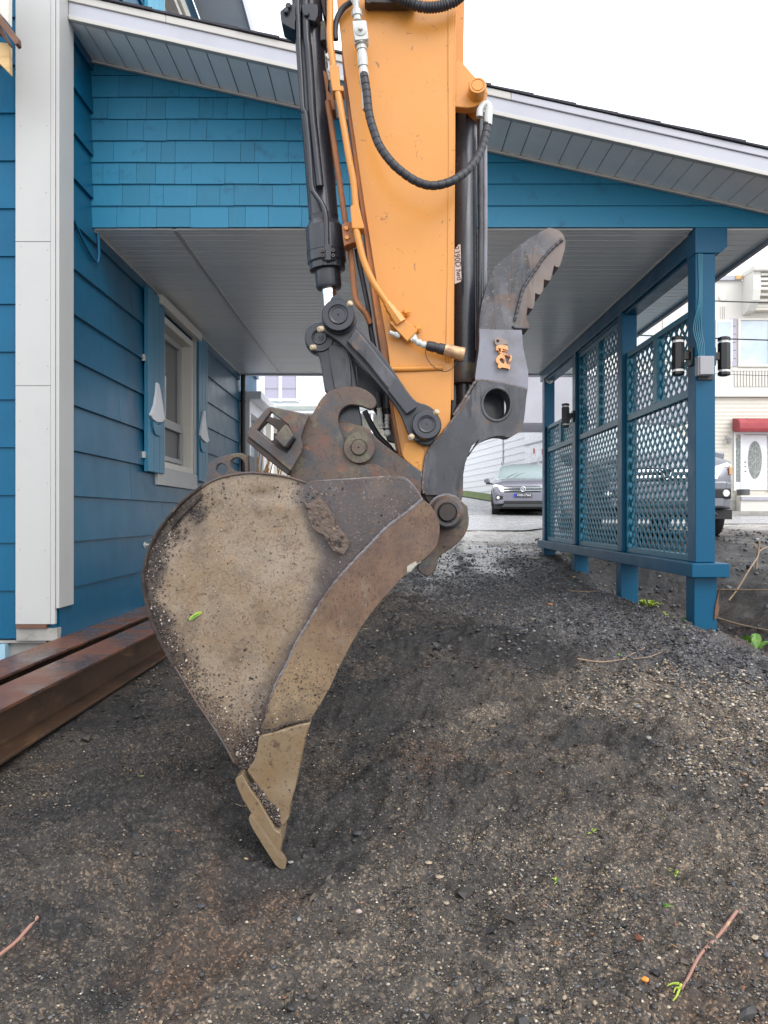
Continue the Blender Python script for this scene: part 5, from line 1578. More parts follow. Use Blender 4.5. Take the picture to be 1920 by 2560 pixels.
lathe('quick_coupling', q[3], q[5] - q[3], [(-.005, .015), (0, .020), (.03, .022), (.031, .019), (.045, .020), (.046, .023), (.072, .023)], M['rubber'], mb, 20)
lathe('dust_cap', q[3] + (q[5] - q[3]).normalized() * .072, q[5] - q[3], [(0, .026), (.065, .027), (.0655, .029), (.082, .0285), (.084, .024)], M['copper'], mb, 24)
tube('lanyard', [W(*p, 3.165) for p in gB([(1060, 895), (1065, 940), (1090, 985), (1130, 1025), (1190, 1048), (1240, 1030), (1270, 990), (1275, 950)])], .0016, M['wire'], mb, 5)

# big looping hose over the stick
vb = plate('valve_block', gA([(555, 142), (640, 137), (652, 140), (668, 262), (660, 272), (572, 278), (562, 220)]), 3.10, .06, M['zinc'], ex, bw=.004)
lathe('valve_stem', W(*gA([(612, 205)])[0], 3.10), (0, -1, -.1), [(0, .024), (.006, .024), (.008, .010), (.018, .009), (.02, .006)], M['zinc'], vb, 24)
lathe('valve_neck', W(*gA([(590, 143)])[0], 3.13), W(*gA([(575, -20)])[0], 3.13) - W(*gA([(590, 143)])[0], 3.13), [(0, .016), (.018, .016), (.019, .021), (.04, .021), (.041, .013), (.07, .013), (.09, .023), (.14, .024), (.141, .02), (.2, .02)], M['zinc'], vb, 8)
lathe('valve_neck', W(*gA([(614, 275)])[0], 3.13), W(*gA([(636, 525)])[0], 3.13) - W(*gA([(614, 275)])[0], 3.13), [(0, .028), (.022, .028), (.023, .020), (.042, .022), (.043, .018), (.075, .022), (.11, .021), (.112, .017), (.135, .0205), (.19, .0195), (.194, .017), (.285, .019)], M['zinc'], vb, 10)
hose_pts = [W(*p, d) for p, d in zip(gA([(632, 505), (640, 540), (655, 640), (670, 780), (702, 900), (745, 1010), (820, 1115), (900, 1190), (1000, 1255), (1100, 1283), (1200, 1268), (1290, 1225), (1370, 1155), (1435, 1060), (1472, 950), (1490, 860), (1495, 820)]), [3.13, 3.12, 3.11, 3.10, 3.09, 3.08, 3.07, 3.07, 3.07, 3.07, 3.08, 3.10, 3.13, 3.17, 3.20, 3.21, 3.21])]
wrap = lambda t, L: .0172 - (.0022 if (L / .030) % 1 < .16 else 0)
tube('looped_hose', hose_pts, .0172, M['rubber'], ex, 16, 40, rfun=wrap)
tube('hose_elbow', [W(*p, 3.21) for p in gA([(1492, 865), (1496, 800), (1500, 745), (1490, 722), (1465, 725), (1440, 760), (1435, 810)])], .0155, M['zinc'], ex, 12, rfun=lambda t, L: .0175 if t < .35 else .0145)
tube('ribbed_hose', [W(*p, 3.15) for p in gA([(820, -60), (880, -8), (940, 18), (1010, 42), (1090, 52), (1180, 40), (1260, 8), (1330, -50)])], .022, M['rubber'], ex, 14, 14, rfun=lambda t, L: .0225 - (.004 if (L / .0115) % 1 < .4 else 0))
plate('hose_shield', gA([(640, -60), (1000, -60), (1000, 14), (930, 22), (760, 20), (690, 16), (668, 26), (640, 10)]), 3.16, .05, M['rust_dark'], ex, bw=.004)
# frame the stick continues upwards to the boom beyond the picture
plate('boom_end', [(800, -331), (1180, -331), (1260, -700), (900, -760), (740, -600)], 3.20, .40, M['orange'], ex, bw=.01)

# --- thumb cylinder and thumb
tc0 = W(1163, -330, 3.42); tc0 = W(1161, 286, 3.40); tc1 = W(1162, 918, 3.40)
tcy = lathe('thumb_cylinder', tc0, tc1 - tc0, [(0, .03), (.004, .045), (.02, .055), (1.05, .0555), (1.052, .058), ((tc1 - tc0).length, .058)], M['mblack'], ex, 36)
lathe('cylinder_head', W(1160, 912, 3.40), (0, 0, -1), [(0, .064), (.07, .066), (.085, .060), (.088, .045)], M['rust'], tcy, 36)
lathe('cylinder_rod', W(1160, 950, 3.40), (0, 0, -1), [(0, .035), (.28, .035)], M['mblack'], tcy, 24)
tube('cylinder_pipe', [W(1200, 300, 3.36), W(1201, 600, 3.36), W(1199, 905, 3.36)], .0115, M['mgrey'], tcy, 12)
tube('guard_rail', [W(1211, 330, 3.40), W(1212, 600, 3.40), W(1208, 900, 3.40)], .012, M['mpale'], tcy, 12)
lathe('cylinder_eye', W(1158, 268, 3.40), (0, -1, 0), [(-.05, .05), (.05, .05)], M['mblack'], tcy, 24)

tip = [(930, 70), (980, 78), (1030, 100), (1065, 140), (1086, 195), (1080, 265), (1060, 335), (1042, 395), (1025, 435), (1000, 430), (980, 418), (970, 460), (958, 510), (945, 555), (915, 553), (888, 545), (884, 600), (876, 650), (855, 686), (830, 682), (806, 670), (802, 730), (795, 790), (783, 818), (758, 814), (736, 803), (728, 850), (726, 885), (738, 930), (752, 980), (742, 1003), (712, 1004), (680, 1000)]
thumb_poly = gE(tip + [(683, 1060), (690, 1150), (706, 1240), (724, 1320), (738, 1385), (741, 1440), (736, 1550), (722, 1640), (712, 1750), (700, 1850), (680, 1920), (640, 1965), (580, 2000), (540, 2002), (505, 1990), (440, 1990), (380, 2008), (320, 2035), (270, 2070), (220, 2125), (190, 2180)]) + \
    gC([(1655, 470), (1610, 510), (1590, 560), (1572, 610), (1560, 680), (1558, 790), (1545, 850), (1450, 900), (1360, 850), (1332, 800), (1312, 750), (1322, 660), (1338, 570), (1372, 508), (1425, 445), (1500, 350), (1570, 258), (1618, 165), (1645, 120)]) + \
    gE([(248, 1440), (265, 1320), (284, 1200), (290, 1100), (285, 1000), (292, 900), (310, 780), (340, 660), (370, 570), (398, 495), (430, 435), (480, 382), (560, 320), (650, 240), (750, 168), (850, 108)])
hole = circle(*gE([(450, 1696)])[0], 33, 30, 38)
th_front = lambda u, v: .003 * fbm(u, v, .02, 3, 21)
wline = gE([(1055, 180), (1020, 210), (960, 262), (880, 350), (820, 440), (750, 540), (690, 640), (660, 750), (635, 850), (615, 930), (600, 1000)])
wpoly = wline + gE([(900, 1100), (1300, 800), (1300, 100)])
def f_scuff(u, v):
    d = distpoly(u, v, wline)
    a = np.where(inpoly(u, v, wpoly), sstep(-2, 3, d), 0) * np.interp(v, [590, 740, 830], [1, .9, .3])
    t = ((u - 1120) * .80 - (v - 550) * .60)            # along the finger towards its tip
    b = sstep(150, 205, t)
    return np.clip(np.maximum(a, b), 0, 1)
def th_front2(u, v):
    return th_front(u, v) + .004 * np.where(inpoly(u, v, wpoly), 1, 0)
thumb = plate('thumb', thumb_poly, 3.235, .11, M['thumb'], ex, holes=[hole], res=6, front=th_front2, bw=.005, attrs={'scuff': f_scuff})
plate('thumb_base', [(1128, 955), (1200, 950), (1215, 975), (1262, 985), (1262, 1040), (1240, 1075), (1180, 1080), (1110, 1130), (1085, 1180), (1085, 1120), (1125, 1060)], 3.40, .10, M['mblack'], thumb, bw=.006)
lathe('base_pin', W(1165, 1035, 3.36), (0, -1, 0), [(-.05, .055), (.02, .055), (.026, .05), (.026, .02)], M['mblack'], thumb, 28)
tube('thumb_weld', [W(*p, 3.231) for p in gE([(1055, 180), (1020, 210), (960, 262), (880, 350), (820, 440), (750, 540), (690, 640), (660, 750), (635, 850), (615, 930)])], .006, M['mgrey'], thumb, 8, 8, rfun=lambda t, L: .006 + .0012 * math.sin(L * 260))
plate('step_lip', gE([(590, 970), (640, 985), (680, 990), (740, 985), (752, 995), (740, 1006), (680, 1004), (640, 1003), (600, 990)]), 3.2255, .01, M['mgrey'], thumb, bw=.003)
plate('thumb_shank', gE([(288, 1004), (420, 1010), (560, 1012), (681, 1012), (690, 1150), (706, 1240), (724, 1320), (738, 1385), (740, 1450), (736, 1550), (600, 1518), (480, 1492), (300, 1476), (250, 1480), (250, 1440), (265, 1320), (284, 1200), (290, 1100)]), 3.229, .006, M['mpale'], thumb, res=12, front=lambda u, v: .002 * fbm(u, v, .02, 3, 5), bw=.002)
cheek = gE([(245, 1490), (300, 1480), (400, 1490), (480, 1500), (600, 1525), (734, 1560), (722, 1640), (712, 1750), (700, 1850), (680, 1920), (640, 1965), (580, 2000), (540, 2002), (505, 1990), (440, 1990), (380, 2008), (320, 2035), (270, 2070), (220, 2125), (190, 2180)]) + \
    gC([(1655, 470), (1610, 510), (1590, 560), (1572, 610), (1560, 680), (1558, 790), (1540, 830), (1470, 800), (1390, 800), (1335, 800), (1316, 750), (1326, 660), (1342, 570), (1376, 508), (1429, 445), (1504, 350), (1574, 258), (1622, 165), (1648, 122)])
plate('cheek_plate', cheek, 3.205, .025, M['mgrey'], thumb, holes=[hole], res=12, front=lambda u, v: .002 * fbm(u, v, .02, 3, 6), bw=.005)
tube('cheek_weld', [W(*p, 3.209) for p in gE([(732, 1560), (600, 1525), (480, 1500), (300, 1480), (248, 1492)])], .005, M['weld'], thumb, 7, 8, rfun=lambda t, L: .005 + .001 * math.sin(L * 300))
tube('edge_weld', [W(*p, 3.209) for p in gE([(248, 1492), (200, 1570), (130, 1685), (50, 1800)]) + gC([(1600, 210), (1560, 275), (1500, 352), (1428, 446), (1372, 510), (1340, 572), (1326, 660), (1316, 750), (1325, 790)])], .0058, M['weld'], thumb, 7, 6, rfun=lambda t, L: .0058 + .0012 * math.sin(L * 280))
lathe('hole_ring', W(*gE([(450, 1696)])[0], 3.206), (0, -1, 0), [(0, .068), (.006, .068), (.010, .064), (.010, .057), (.004, .0555)], M['mgrey'], thumb, 40) if False else None
ring = circle(*gE([(450, 1696)])[0], 39.5, 36, 45)
plate('hole_ring', ring, 3.198, .01, M['mgrey'], thumb, holes=[circle(*gE([(450, 1696)])[0], 33, 36, 38)], bw=.003)
0 and lathe('hidden_pin', W(1236, 1000, 3.33), (0, 0, 1), [(0, .022), (.16, .022)], M['mblack'], thumb, 20)
0 and lathe('hidden_pin', W(1248, 1012, 3.36), (0, 1, 0), [(0, .03), (.12, .03)], M['mblack'], thumb, 20)
# cast emblem, standing on its side
em = gE([(0, 0)])
gP = lambda p: Q(1220, 820, 15.8, p)
ea = plate('raised_letter', cm2(gP([(250, 520), (270, 420), (360, 365), (480, 375), (560, 420), (700, 480), (770, 560), (760, 640), (640, 670), (500, 700), (380, 690), (290, 650)]), 2), 3.214, .02, M['emblem_worn'], thumb, holes=[circle(*gP([(385, 520)])[0], 3.6, 10)], bw=.002)
plate('raised_letter', gP([(330, 700), (520, 670), (740, 690), (800, 780), (780, 900), (740, 930), (560, 900), (540, 1000), (460, 1000), (400, 880), (330, 900), (300, 800)]), 3.212, .022, M['emblem'], thumb, holes=[gP([(560, 815), (760, 870), (750, 905), (590, 870)]), gP([(400, 790), (500, 810), (510, 960), (460, 950)])], bw=.002)
plate('raised_letter', cm2(gP([(310, 1250), (380, 1120), (470, 1040), (580, 960), (700, 980), (860, 1010), (940, 1090), (945, 1200), (910, 1300), (850, 1350), (780, 1430), (480, 1430), (350, 1370)]), 2), 3.211, .023, M['emblem'], thumb, holes=[cm2(gP([(450, 1230), (520, 1190), (600, 1220), (660, 1390), (560, 1390), (480, 1310)]), 2), cm2(gP([(650, 1070), (800, 1110), (900, 1170), (820, 1250), (800, 1400), (740, 1400), (690, 1200)]), 2)], bw=.002)
plate('raised_letter', gP([(400, 1440), (480, 1400), (850, 1430), (900, 1440), (870, 1560), (850, 1640), (800, 1600), (540, 1550), (480, 1600), (410, 1560)]), 3.210, .024, M['emblem'], thumb, bw=.002)
# thumb pivot
piv = plate('thumb_pivot', cm2(gC([(1300, 760), (1555, 840), (1588, 895), (1592, 980), (1560, 1050), (1500, 1108), (1445, 1145), (1410, 1185), (1400, 1235), (1350, 1285), (1285, 1240), (1310, 1190), (1370, 1130), (1380, 1000)]), 2), 3.26, .05, M['rust'], ex, res=14, front=lambda u, v: .003 * fbm(u, v, .02, 3, 66), bw=.005)
c = W(*gC([(1458, 905)])[0], 3.20)
lathe('pivot_boss', c, (0, -1, 0), [(-.10, .072), (.02, .072), (.03, .064), (.034, .062), (.05, .060), (.055, .055), (.055, .042), (.045, .040)], M['rust'], piv, 44)
lathe('pivot_pin', c, (0, -1, 0), [(-.3, .037), (.056, .037), (.064, .032), (.064, .001)], M['rust_dark'], piv, 32)
tube('boss_weld', [c + Vector((.074 * math.cos(a), -.012, .074 * math.sin(a))) for a in [R(200), R(160), R(125), R(90), R(60), R(35)]], .007, M['weld'], piv, 7, 6, rfun=lambda t, L: .0065 + .0012 * math.sin(L * 300))

# ------------------------------------------------------------------ cars
def suv(label, cx, y, zb, width, yaw, paint, lit, plate_txt=None, height=1.68, logo=True):
    t = thing('parked_car' , label, 'car', (cx, y, zb))
    s = width / 1.82
    rotm = Matrix.Rotation(yaw, 3, 'Z')
    org = Vector((cx, y, zb))
    def T(v): return org + rotm @ Vector((v[0] * s, v[1] * s, v[2] * s * height / 1.68))
    hs = height / 1.68 / s * s
    def P(name, V, F_, m, par=t, smooth=False, bw=0, sharp=35):
        o = part(name, [T(v) for v in V], F_, m, par, smooth=smooth, sharp=sharp)
        if bw: bevel(o, bw)
        return o
    def B(name, x0, x1, y0, y1, z0, z1, m, par=t, bw=.006):
        return P(name, boxv(x0, x1, y0, y1, z0, z1), BOXF, m, par, bw=bw)
    # stations: y, half width low, half width belt, half width top, z low, z belt, z top
    ST = [(.00, .60, .70, .50, .42, .72, .80), (.06, .78, .82, .62, .36, .84, .93), (.22, .86, .88, .70, .30, .94, 1.02), (.60, .90, .90, .74, .28, 1.00, 1.09), (1.15, .91, .91, .76, .28, 1.03, 1.14),
          (1.30, .91, .90, .74, .28, 1.04, 1.17), (1.75, .91, .89, .66, .28, 1.05, 1.47), (2.05, .91, .89, .62, .28, 1.06, 1.62), (2.6, .91, .89, .61, .28, 1.07, 1.68), (3.4, .91, .89, .61, .28, 1.08, 1.66), (4.0, .90, .87, .58, .30, 1.10, 1.56), (4.35, .86, .84, .60, .35, 1.05, 1.20), (4.43, .80, .80, .58, .42, .95, 1.02)]
    V, Fc, mi = [], [], []
    for (yy, a, b_, c_, zl, zbt, zt) in ST:
        half = [(a * .92, zl), (a, zl + .10), (max(a, b_) + .015, (zl + zbt) / 2 + .05), (b_, zbt), (c_ + .01, zt - .045), (c_ * .82, zt - .008), (0, zt)]
        V += [(-x_, yy, z_) for x_, z_ in half] + [(x_, yy, z_) for x_, z_ in half[::-1][1:]]
    n_ = 13
    for i in range(len(ST) - 1):
        for k in range(n_):
            k2 = (k + 1) % n_
            Fc.append((i * n_ + k, (i + 1) * n_ + k, (i + 1) * n_ + k2, i * n_ + k2))
            y_ = ST[i][0]
            g_ = 0
            if 1.15 <= y_ < 2.0 and k in (4, 5, 6, 7): g_ = 1
            if 1.7 <= y_ < 3.9 and k in (3, 8): g_ = 1
            if y_ == 4.0 and k in (3, 4, 5, 6, 7, 8): g_ = 1
            mi.append(g_)
    Fc += [tuple(range(n_)), tuple((len(ST) - 1) * n_ + k for k in range(n_))[::-1]]; mi += [0, 0]
    body = P('body', V, [f[::-1] for f in Fc], paint, smooth=True, sharp=28)
    body.data.materials.append(M['carglass'])
    body.data.polygons.foreach_set('material_index', mi)
    m_ = body.modifiers.new('sub', 'SUBSURF'); m_.levels = 1; m_.render_levels = 1; m_.subdivision_type = 'SIMPLE'
    # front end: grille, bars, bumper, lamps
    B('lower_body', -.86, .86, .10, 4.2, .22, .34, M['carblack'])
    gr = B('grille', -.52, .52, -.055, .06, .70, .855, M['carblack'])
    B('grille_bar', -.60, .60, -.075, .0, .795, .832, M['chrome'], gr, .004)
    B('grille_bar', -.60, .60, -.072, .0, .722, .757, M['chrome'], gr, .004)
    bm = P('bumper', [(-.84, .10, .34), (.84, .10, .34), (.86, .08, .68), (-.86, .08, .68), (-.70, -.06, .36), (.70, -.06, .36), (.74, -.05, .69), (-.74, -.05, .69)],
           [(4, 5, 6, 7), (0, 4, 7, 3), (5, 1, 2, 6), (3, 7, 6, 2), (0, 1, 5, 4), (1, 0, 3, 2)], paint, bw=.03)
    B('air_intake', -.56, .56, -.085, .05, .355, .445, M['carblack'])
    sk_ = P('skid_plate', [(-.64, -.075, .27), (.64, -.075, .27), (.55, -.10, .350), (-.55, -.10, .350), (-.64, .2, .25), (.64, .2, .25), (.55, .2, .350), (-.55, .2, .350)], [(0, 1, 2, 3), (7, 6, 5, 4), (4, 5, 1, 0), (1, 5, 6, 2), (3, 2, 6, 7), (0, 3, 7, 4)], M['skid'], bw=.01)
    for sg in (-1, 1):
        hl_ = P('headlight', [(sg * .56, -.05, .70), (sg * .84, .10, .74), (sg * .87, .16, .90), (sg * .80, .10, .925), (sg * .585, -.02, .86), (sg * .56, .10, .70), (sg * .84, .26, .74), (sg * .87, .3, .90), (sg * .80, .25, .925), (sg * .585, .12, .86)],
                [(0, 1, 2, 3, 4), (9, 8, 7, 6, 5)] + [(i, i + 5, (i + 1) % 5 + 5, (i + 1) % 5) for i in range(5)] if sg > 0 else [(4, 3, 2, 1, 0), (5, 6, 7, 8, 9)] + [((i + 1) % 5, (i + 1) % 5 + 5, i + 5, i) for i in range(5)], M['lamp_lit'] if lit else M['headlamp'], bw=.008)
        if not lit:
            B('indicator', sg * .80, sg * .80 + .035, .03, .08, .77, .86, M['amber'], hl_, .005) if sg > 0 else None
        fg = B('fog_light_housing', sg * .69 - .11, sg * .69 + .11, -.06, .1, .47, .60, M['carblack'], bw=.02)
        V2, F2 = lathe_geo((sg * .73, -.055, .535), (0, -1, 0), [(0, .045), (.012, .045), (.02, .035)], 16)
        P('fog_light', V2, F2, M['headlamp'], fg, True)
        mr = P('mirror', [(sg * .96, 1.30, 1.02), (sg * 1.16, 1.33, 1.03), (sg * 1.17, 1.33, 1.14), (sg * 1.0, 1.30, 1.17), (sg * .96, 1.50, 1.02), (sg * 1.13, 1.52, 1.03), (sg * 1.14, 1.52, 1.14), (sg * 1.0, 1.50, 1.17)], [(0, 1, 2, 3), (7, 6, 5, 4), (4, 5, 1, 0), (1, 5, 6, 2), (3, 2, 6, 7), (0, 3, 7, 4)], paint, bw=.03)
        B('mirror_base', min(sg * .85, sg * 1.1), max(sg * .85, sg * 1.1), 1.36, 1.46, .975, 1.018, M['carblack'], mr)
        for yy in (.85, 3.55):
            V2, F2 = lathe_geo((sg * .68, yy, .35), (sg, 0, 0), [(0, .30), (.02, .345), (.05, .36), (.20, .36), (.23, .34), (.235, .24), (.22, .22), (.22, .05)], 28)
            wh = P('wheel', V2, F2, M['tyre'], t, True)
            V2, F2 = lathe_geo((sg * .89, yy, .35), (sg, 0, 0), [(0, .23), (.015, .225), (.02, .2), (.005, .18), (.02, .06), (.025, .0)], 20)
            P('rim', V2, F2, M['rim'], wh, True)
            ar = [(sg * .80, yy + .46 * math.cos(a), .35 + .44 * math.sin(a)) for a in [R(180 - 18 * i) for i in range(11)]]
            tb, tf_ = tube_geo([Vector(v) + Vector((sg * .10, 0, 0)) for v in ar], .035, 6, True, 1, False)
            P('wheel_arch', tb, tf_, M['carblack'], t, True)
    for sg in (-1, 1):
        V2, F2 = tube_geo([(sg * .60, 2.0, 1.635), (sg * .60, 2.2, 1.70), (sg * .59, 3.3, 1.70), (sg * .58, 3.6, 1.65)], .018, 6)
        P('roof_rail', V2, F2, M['chrome'], t, True)
        V2, F2 = tube_geo([(sg * .1 - .35, 1.30, 1.16), (sg * .1 - .2, 1.42, 1.25), (sg * .1 + .05, 1.58, 1.345)], .009, 6)
        P('wiper', V2, F2, M['carblack'], t, True)
    if logo:
        def ringg(r0, r1, yv, zc):
            V2, F2 = lathe_geo((0, yv, zc), (0, -1, 0), [(0, r1), (.014, r1), (.018, (r0 + r1) / 2), (.014, r0), (0, r0)], 28)
            return V2, F2[:-2]
        V2, F2 = ringg(.060, .073, -.078, .777)
        eg = P('emblem', V2, F2, M['chrome'], t, True)
        V2, F2 = lathe_geo((0, -.076, .777), (0, -1, 0), [(0, .06), (.002, .06)], 24)
        P('emblem_disc', V2, F2, M['carblack'], eg)
        for pts in ([(-.026, .827), (-.004, .785), (.004, .785), (.026, .827)], [(-.052, .80), (-.026, .727), (-.004, .772), (.004, .772), (.026, .727), (.052, .80)]):
            for (a, b_), (c_, d_) in zip(pts[:-1], pts[1:]):
                V2, F2 = tube_geo([(a, -.088, b_), (c_, -.088, d_)], .0065, 6)
                P('emblem_stroke', V2, F2, M['chrome'], eg)
    if plate_txt:
        pb = B('number_plate', -.26, .26, -.085, -.06, .545, .655, M['carblack'], bw=.004)
        B('plate_band', -.26, -.20, -.090, -.0855, .548, .652, M['plateblue'], pb, 0)
        V2, F2 = text_geo(plate_txt, .098, .002)
        RX = Matrix.Rotation(R(90), 3, 'X')
        V2 = [RX @ v for v in V2]
        V2 = [(v.x * .80 + .03, v.y - .091, v.z + .60) for v in V2]
        P('plate_characters', V2, F2, M['platewhite'], pb)
    return t


suv('grey car with lit headlights and dark number plate, parked before the white building', 4.30, 23.8, CZ + .0, 1.90, R(-8), M['carpaint'], True, 'VWR\u2022379AB', 1.74, True)
suv('larger silver grey car parked close behind the lattice, half hidden by the near post', 3.93, 10.75, CZ - .29, 1.98, R(-6), M['carpaint2'], False, None, 1.75, True)

# ------------------------------------------------------------------ buildings across the street
def lap_wall(parent, name, x0, x1, y, z0, z1, pitch, m, openings=()):
    z = z0
    while z < z1 - .01:
        zt = min(z + pitch, z1)
        segs = [(x0, x1)]
        for (a, b_, c_, d_) in openings:
            if zt > c_ + .01 and z < d_ - .01:
                ns = []
                for s0, s1 in segs:
                    if a > s0 and b_ < s1: ns += [(s0, a), (b_, s1)]
                    elif a <= s0 < b_ < s1: ns.append((b_, s1))
                    elif s0 < a < s1 <= b_: ns.append((s0, a))
                    elif a <= s0 and b_ >= s1: pass
                    else: ns.append((s0, s1))
                segs = ns
        for s0, s1 in segs:
            V = [(s0, y, z), (s1, y, z), (s1, y - .022, z), (s0, y - .022, z), (s0, y, zt + .004), (s1, y, zt + .004), (s1, y - .004, zt + .004), (s0, y - .004, zt + .004)]
            part(name, V, [(3, 2, 1, 0), (4, 5, 6, 7), (3, 7, 6, 2), (2, 6, 5, 1), (0, 4, 7, 3)][:3] + [(1, 2, 6, 5), (0, 4, 7, 3)], m, parent)
        z += pitch


# cream building, right
DB = 28.5
cb_ = thing('cream_building', 'two-storey cream building with red awning over a white door, behind the blue post', 'building', (13, DB, CZ))
sx = lambda u: (u - CX) / FPX * DB
szv = lambda v: CZ + (CY - v) / FPX * DB
f1z = szv(992)
box('lower_wall', 6.9, 24, DB + .03, DB + 9, CZ - .2, f1z - .02, M['csiding'], cb_)
box('upper_wall', 6.9, 24, DB - .02, DB + 9, f1z, szv(702), M['stucco'], cb_)
box('ledge', 6.9, 24, DB - .14, DB - .021, f1z - .02, f1z + .12, M['stucco'], cb_, .02)
box('plinth', 6.9, 24, DB - .12, DB + .028, CZ - .2, szv(1250), M['concrete'], cb_, .02)
# door opening sits in front of the boards
dx0, dx1 = sx(1845), sx(1921)
lap_wall(cb_, 'siding_board', 6.9, 24, DB + .029, szv(1249), f1z - .03, .148, M['csiding'], [(dx0 - .35, dx1 + .5, szv(1248), szv(1082))])
dr = box('door', sx(1859), sx(1917), DB - .02, DB + .028, szv(1225), szv(1088), M['doorwhite'], cb_, .01)
oc = (sx(1886.5), szv(1150))
V2, F2 = lathe_geo((0, 0, 0), (0, -1, 0), [(0, 1.0), (.02, 1.0)], 36)
part('oval_frame', [(oc[0] + v.x * .26, DB - .02 + v.y * 1.0, oc[1] + v.z * .70) for v in V2], F2, M['grey_box'], dr)
part('oval_glass', [(oc[0] + v.x * .235, DB - .038 + v.y * .4, oc[1] + v.z * .67) for v in V2], F2, M['leaded'], dr)
for (r_, cy_) in ((.12, .2), (.12, -.2), (.2, 0)):
    pts = [Vector((oc[0] + r_ * math.cos(a) * (.8 if cy_ else .85), DB - .05, oc[1] + cy_ + r_ * math.sin(a) * (1.3 if cy_ else 2.6))) for a in [2 * math.pi * i / 16 for i in range(17)]]
    tube('leading', pts, .008, M['white'], dr, 5, 1, False)
tube('leading', [(oc[0], DB - .05, oc[1] - .66), (oc[0], DB - .05, oc[1] + .66)], .007, M['white'], dr, 5)
for v in (1155, 1166, 1178): lathe('door_knob', (sx(1862.5), DB - .02, szv(v)), (0, -1, 0), [(0, .03), (.05, .03), (.06, .02)], M['grey_box'], dr, 10)
boxes('door_frame', [(sx(1834), sx(1838), DB - .05, DB + .02, szv(1228), szv(1085)), (sx(1850), sx(1858), DB - .05, DB + .02, szv(1228), szv(1085)), (sx(1918), sx(1924), DB - .05, DB + .02, szv(1228), szv(1085)), (sx(1834), sx(1924), DB - .052, DB + .018, szv(1086), szv(1080))], M['doorwhite'], cb_, .005)
box('side_light', sx(1838.2), sx(1849.8), DB - .03, DB + .02, szv(1205), szv(1096), M['leaded'], cb_)
box('side_light_panel', sx(1838.2), sx(1849.8), DB - .028, DB + .02, szv(1225), szv(1205.2), M['doorwhite'], cb_)
box('doorstep', sx(1836), sx(1990), DB - .5, DB - .121, CZ - .1, szv(1240), M['stucco'], cb_, .02)
box('dark_step_edge', sx(1836), sx(1990), DB - .56, DB - .45, szv(1252), szv(1243), M['greywall'], cb_, .01)
# awning: curved front
av = []
prof = [(0, 1078), (-.55, 1084), (-.60, 1076), (-.58, 1062), (-.45, 1052), (0, 1046)]
for xx in (sx(1829), sx(1990)):
    av += [(xx, DB - .06 + p[0], szv(p[1])) for p in prof]
bevel(part('awning', av, [tuple(range(6)), tuple(range(6, 12))[::-1]] + [(i, i + 6, (i + 1) % 6 + 6, (i + 1) % 6) for i in range(6)], M['awning'], cb_), .02)
# small wall lantern
lathe('wall_lantern', (sx(1817), DB - .18, szv(1110)), (0, 0, 1), [(0, .05), (.03, .07), (.16, .085), (.165, .10), (.20, .06), (.24, .02)], M['grey_box'], cb_, 6)
tube('lantern_arm', [(sx(1813), DB - .02, szv(1096)), (sx(1812), DB - .14, szv(1091)), (sx(1817), DB - .18, szv(1096))], .016, M['grey_box'], cb_, 6)
tube('flower_pot', [(sx(1849), DB - .3, szv(1238)), (sx(1849), DB - .3, szv(1224))], .22, M['skid'], cb_, 12)
# upper window
u0, u1, v0, v1 = 1843, 1925, 797, 918
wf = boxes('window_frame', [(sx(u0), sx(u0 + 6), DB - .10, DB - .021, szv(v1), szv(v0)), (sx(u1 - 6), sx(u1), DB - .10, DB - .021, szv(v1), szv(v0)), (sx(u0 + 6), sx(u1 - 6), DB - .10, DB - .021, szv(v0 + 5), szv(v0)), (sx(u0 + 6), sx(u1 - 6), DB - .10, DB - .021, szv(v1), szv(v1 - 6))], M['cream'], cb_, .01)
box('pane', sx(u0 + 6), sx(u1 - 6), DB - .05, DB - .022, szv(v1 - 6), szv(v0 + 5), M['skyglass'], wf)
gb0, gb1 = sx(1829), sx(1840)
for i in range(6):
    a = 797 + i * 20.2
    box('glass_block', gb0, gb1, DB - .06, DB - .021, szv(a + 18.8), szv(a + .5), M['lavender'], cb_, .01)
box('block_frame', gb0 - .06, gb0 - .005, DB - .07, DB - .021, szv(918), szv(796), M['stucco'], cb_)
# balcony-like louvre with curved sides
lv0, lv1 = sx(1855), sx(1990)
VV = []
pf = [(-.02, 695), (-.85, 690), (-.88, 740), (-.78, 765), (-.45, 785), (-.02, 790)]
for nm, (xa, xb) in (('balcony_side', (lv0, sx(1874))),):
    V = []
    for xx in (xa, xb): V += [(xx, DB + p[0], szv(p[1])) for p in pf]
    bevel(part(nm, V, [tuple(range(6)), tuple(range(6, 12))[::-1]] + [(i, i + 6, (i + 1) % 6 + 6, (i + 1) % 6) for i in range(6)], M['stucco'], cb_), .02)
for i in range(7):
    v = 700 + i * 11.5
    yy = DB - .85 if i < 4 else DB - .85 + (i - 3) * .14
    box('louvre', sx(1874) + .005, sx(1990), yy, yy + .10, szv(v + 6.5), szv(v), M['stucco'], cb_, .01)
box('louvre_back', sx(1874) + .004, sx(1990), DB - .4, DB - .03, szv(782), szv(696), M['csiding'], cb_)
box('parapet_cap', sx(1853), sx(1995), DB - 1.0, DB - .021, szv(697), szv(683), M['stucco'], cb_, .04)
box('parapet_cap', 6.9, sx(1852.5), DB - .12, DB - .0201, szv(703), szv(690), M['alu'], cb_, .02)
box('peeling_board', sx(1834), sx(1852), DB - .16, DB - .121, szv(701), szv(691), M['lumber'], cb_, .01)
lathe('round_ornament', (sx(1805.5), DB - .021, szv(744)), (0, -1, 0), [(0, .15), (.05, .14), (.06, .05)], M['stucco'], cb_, 24)
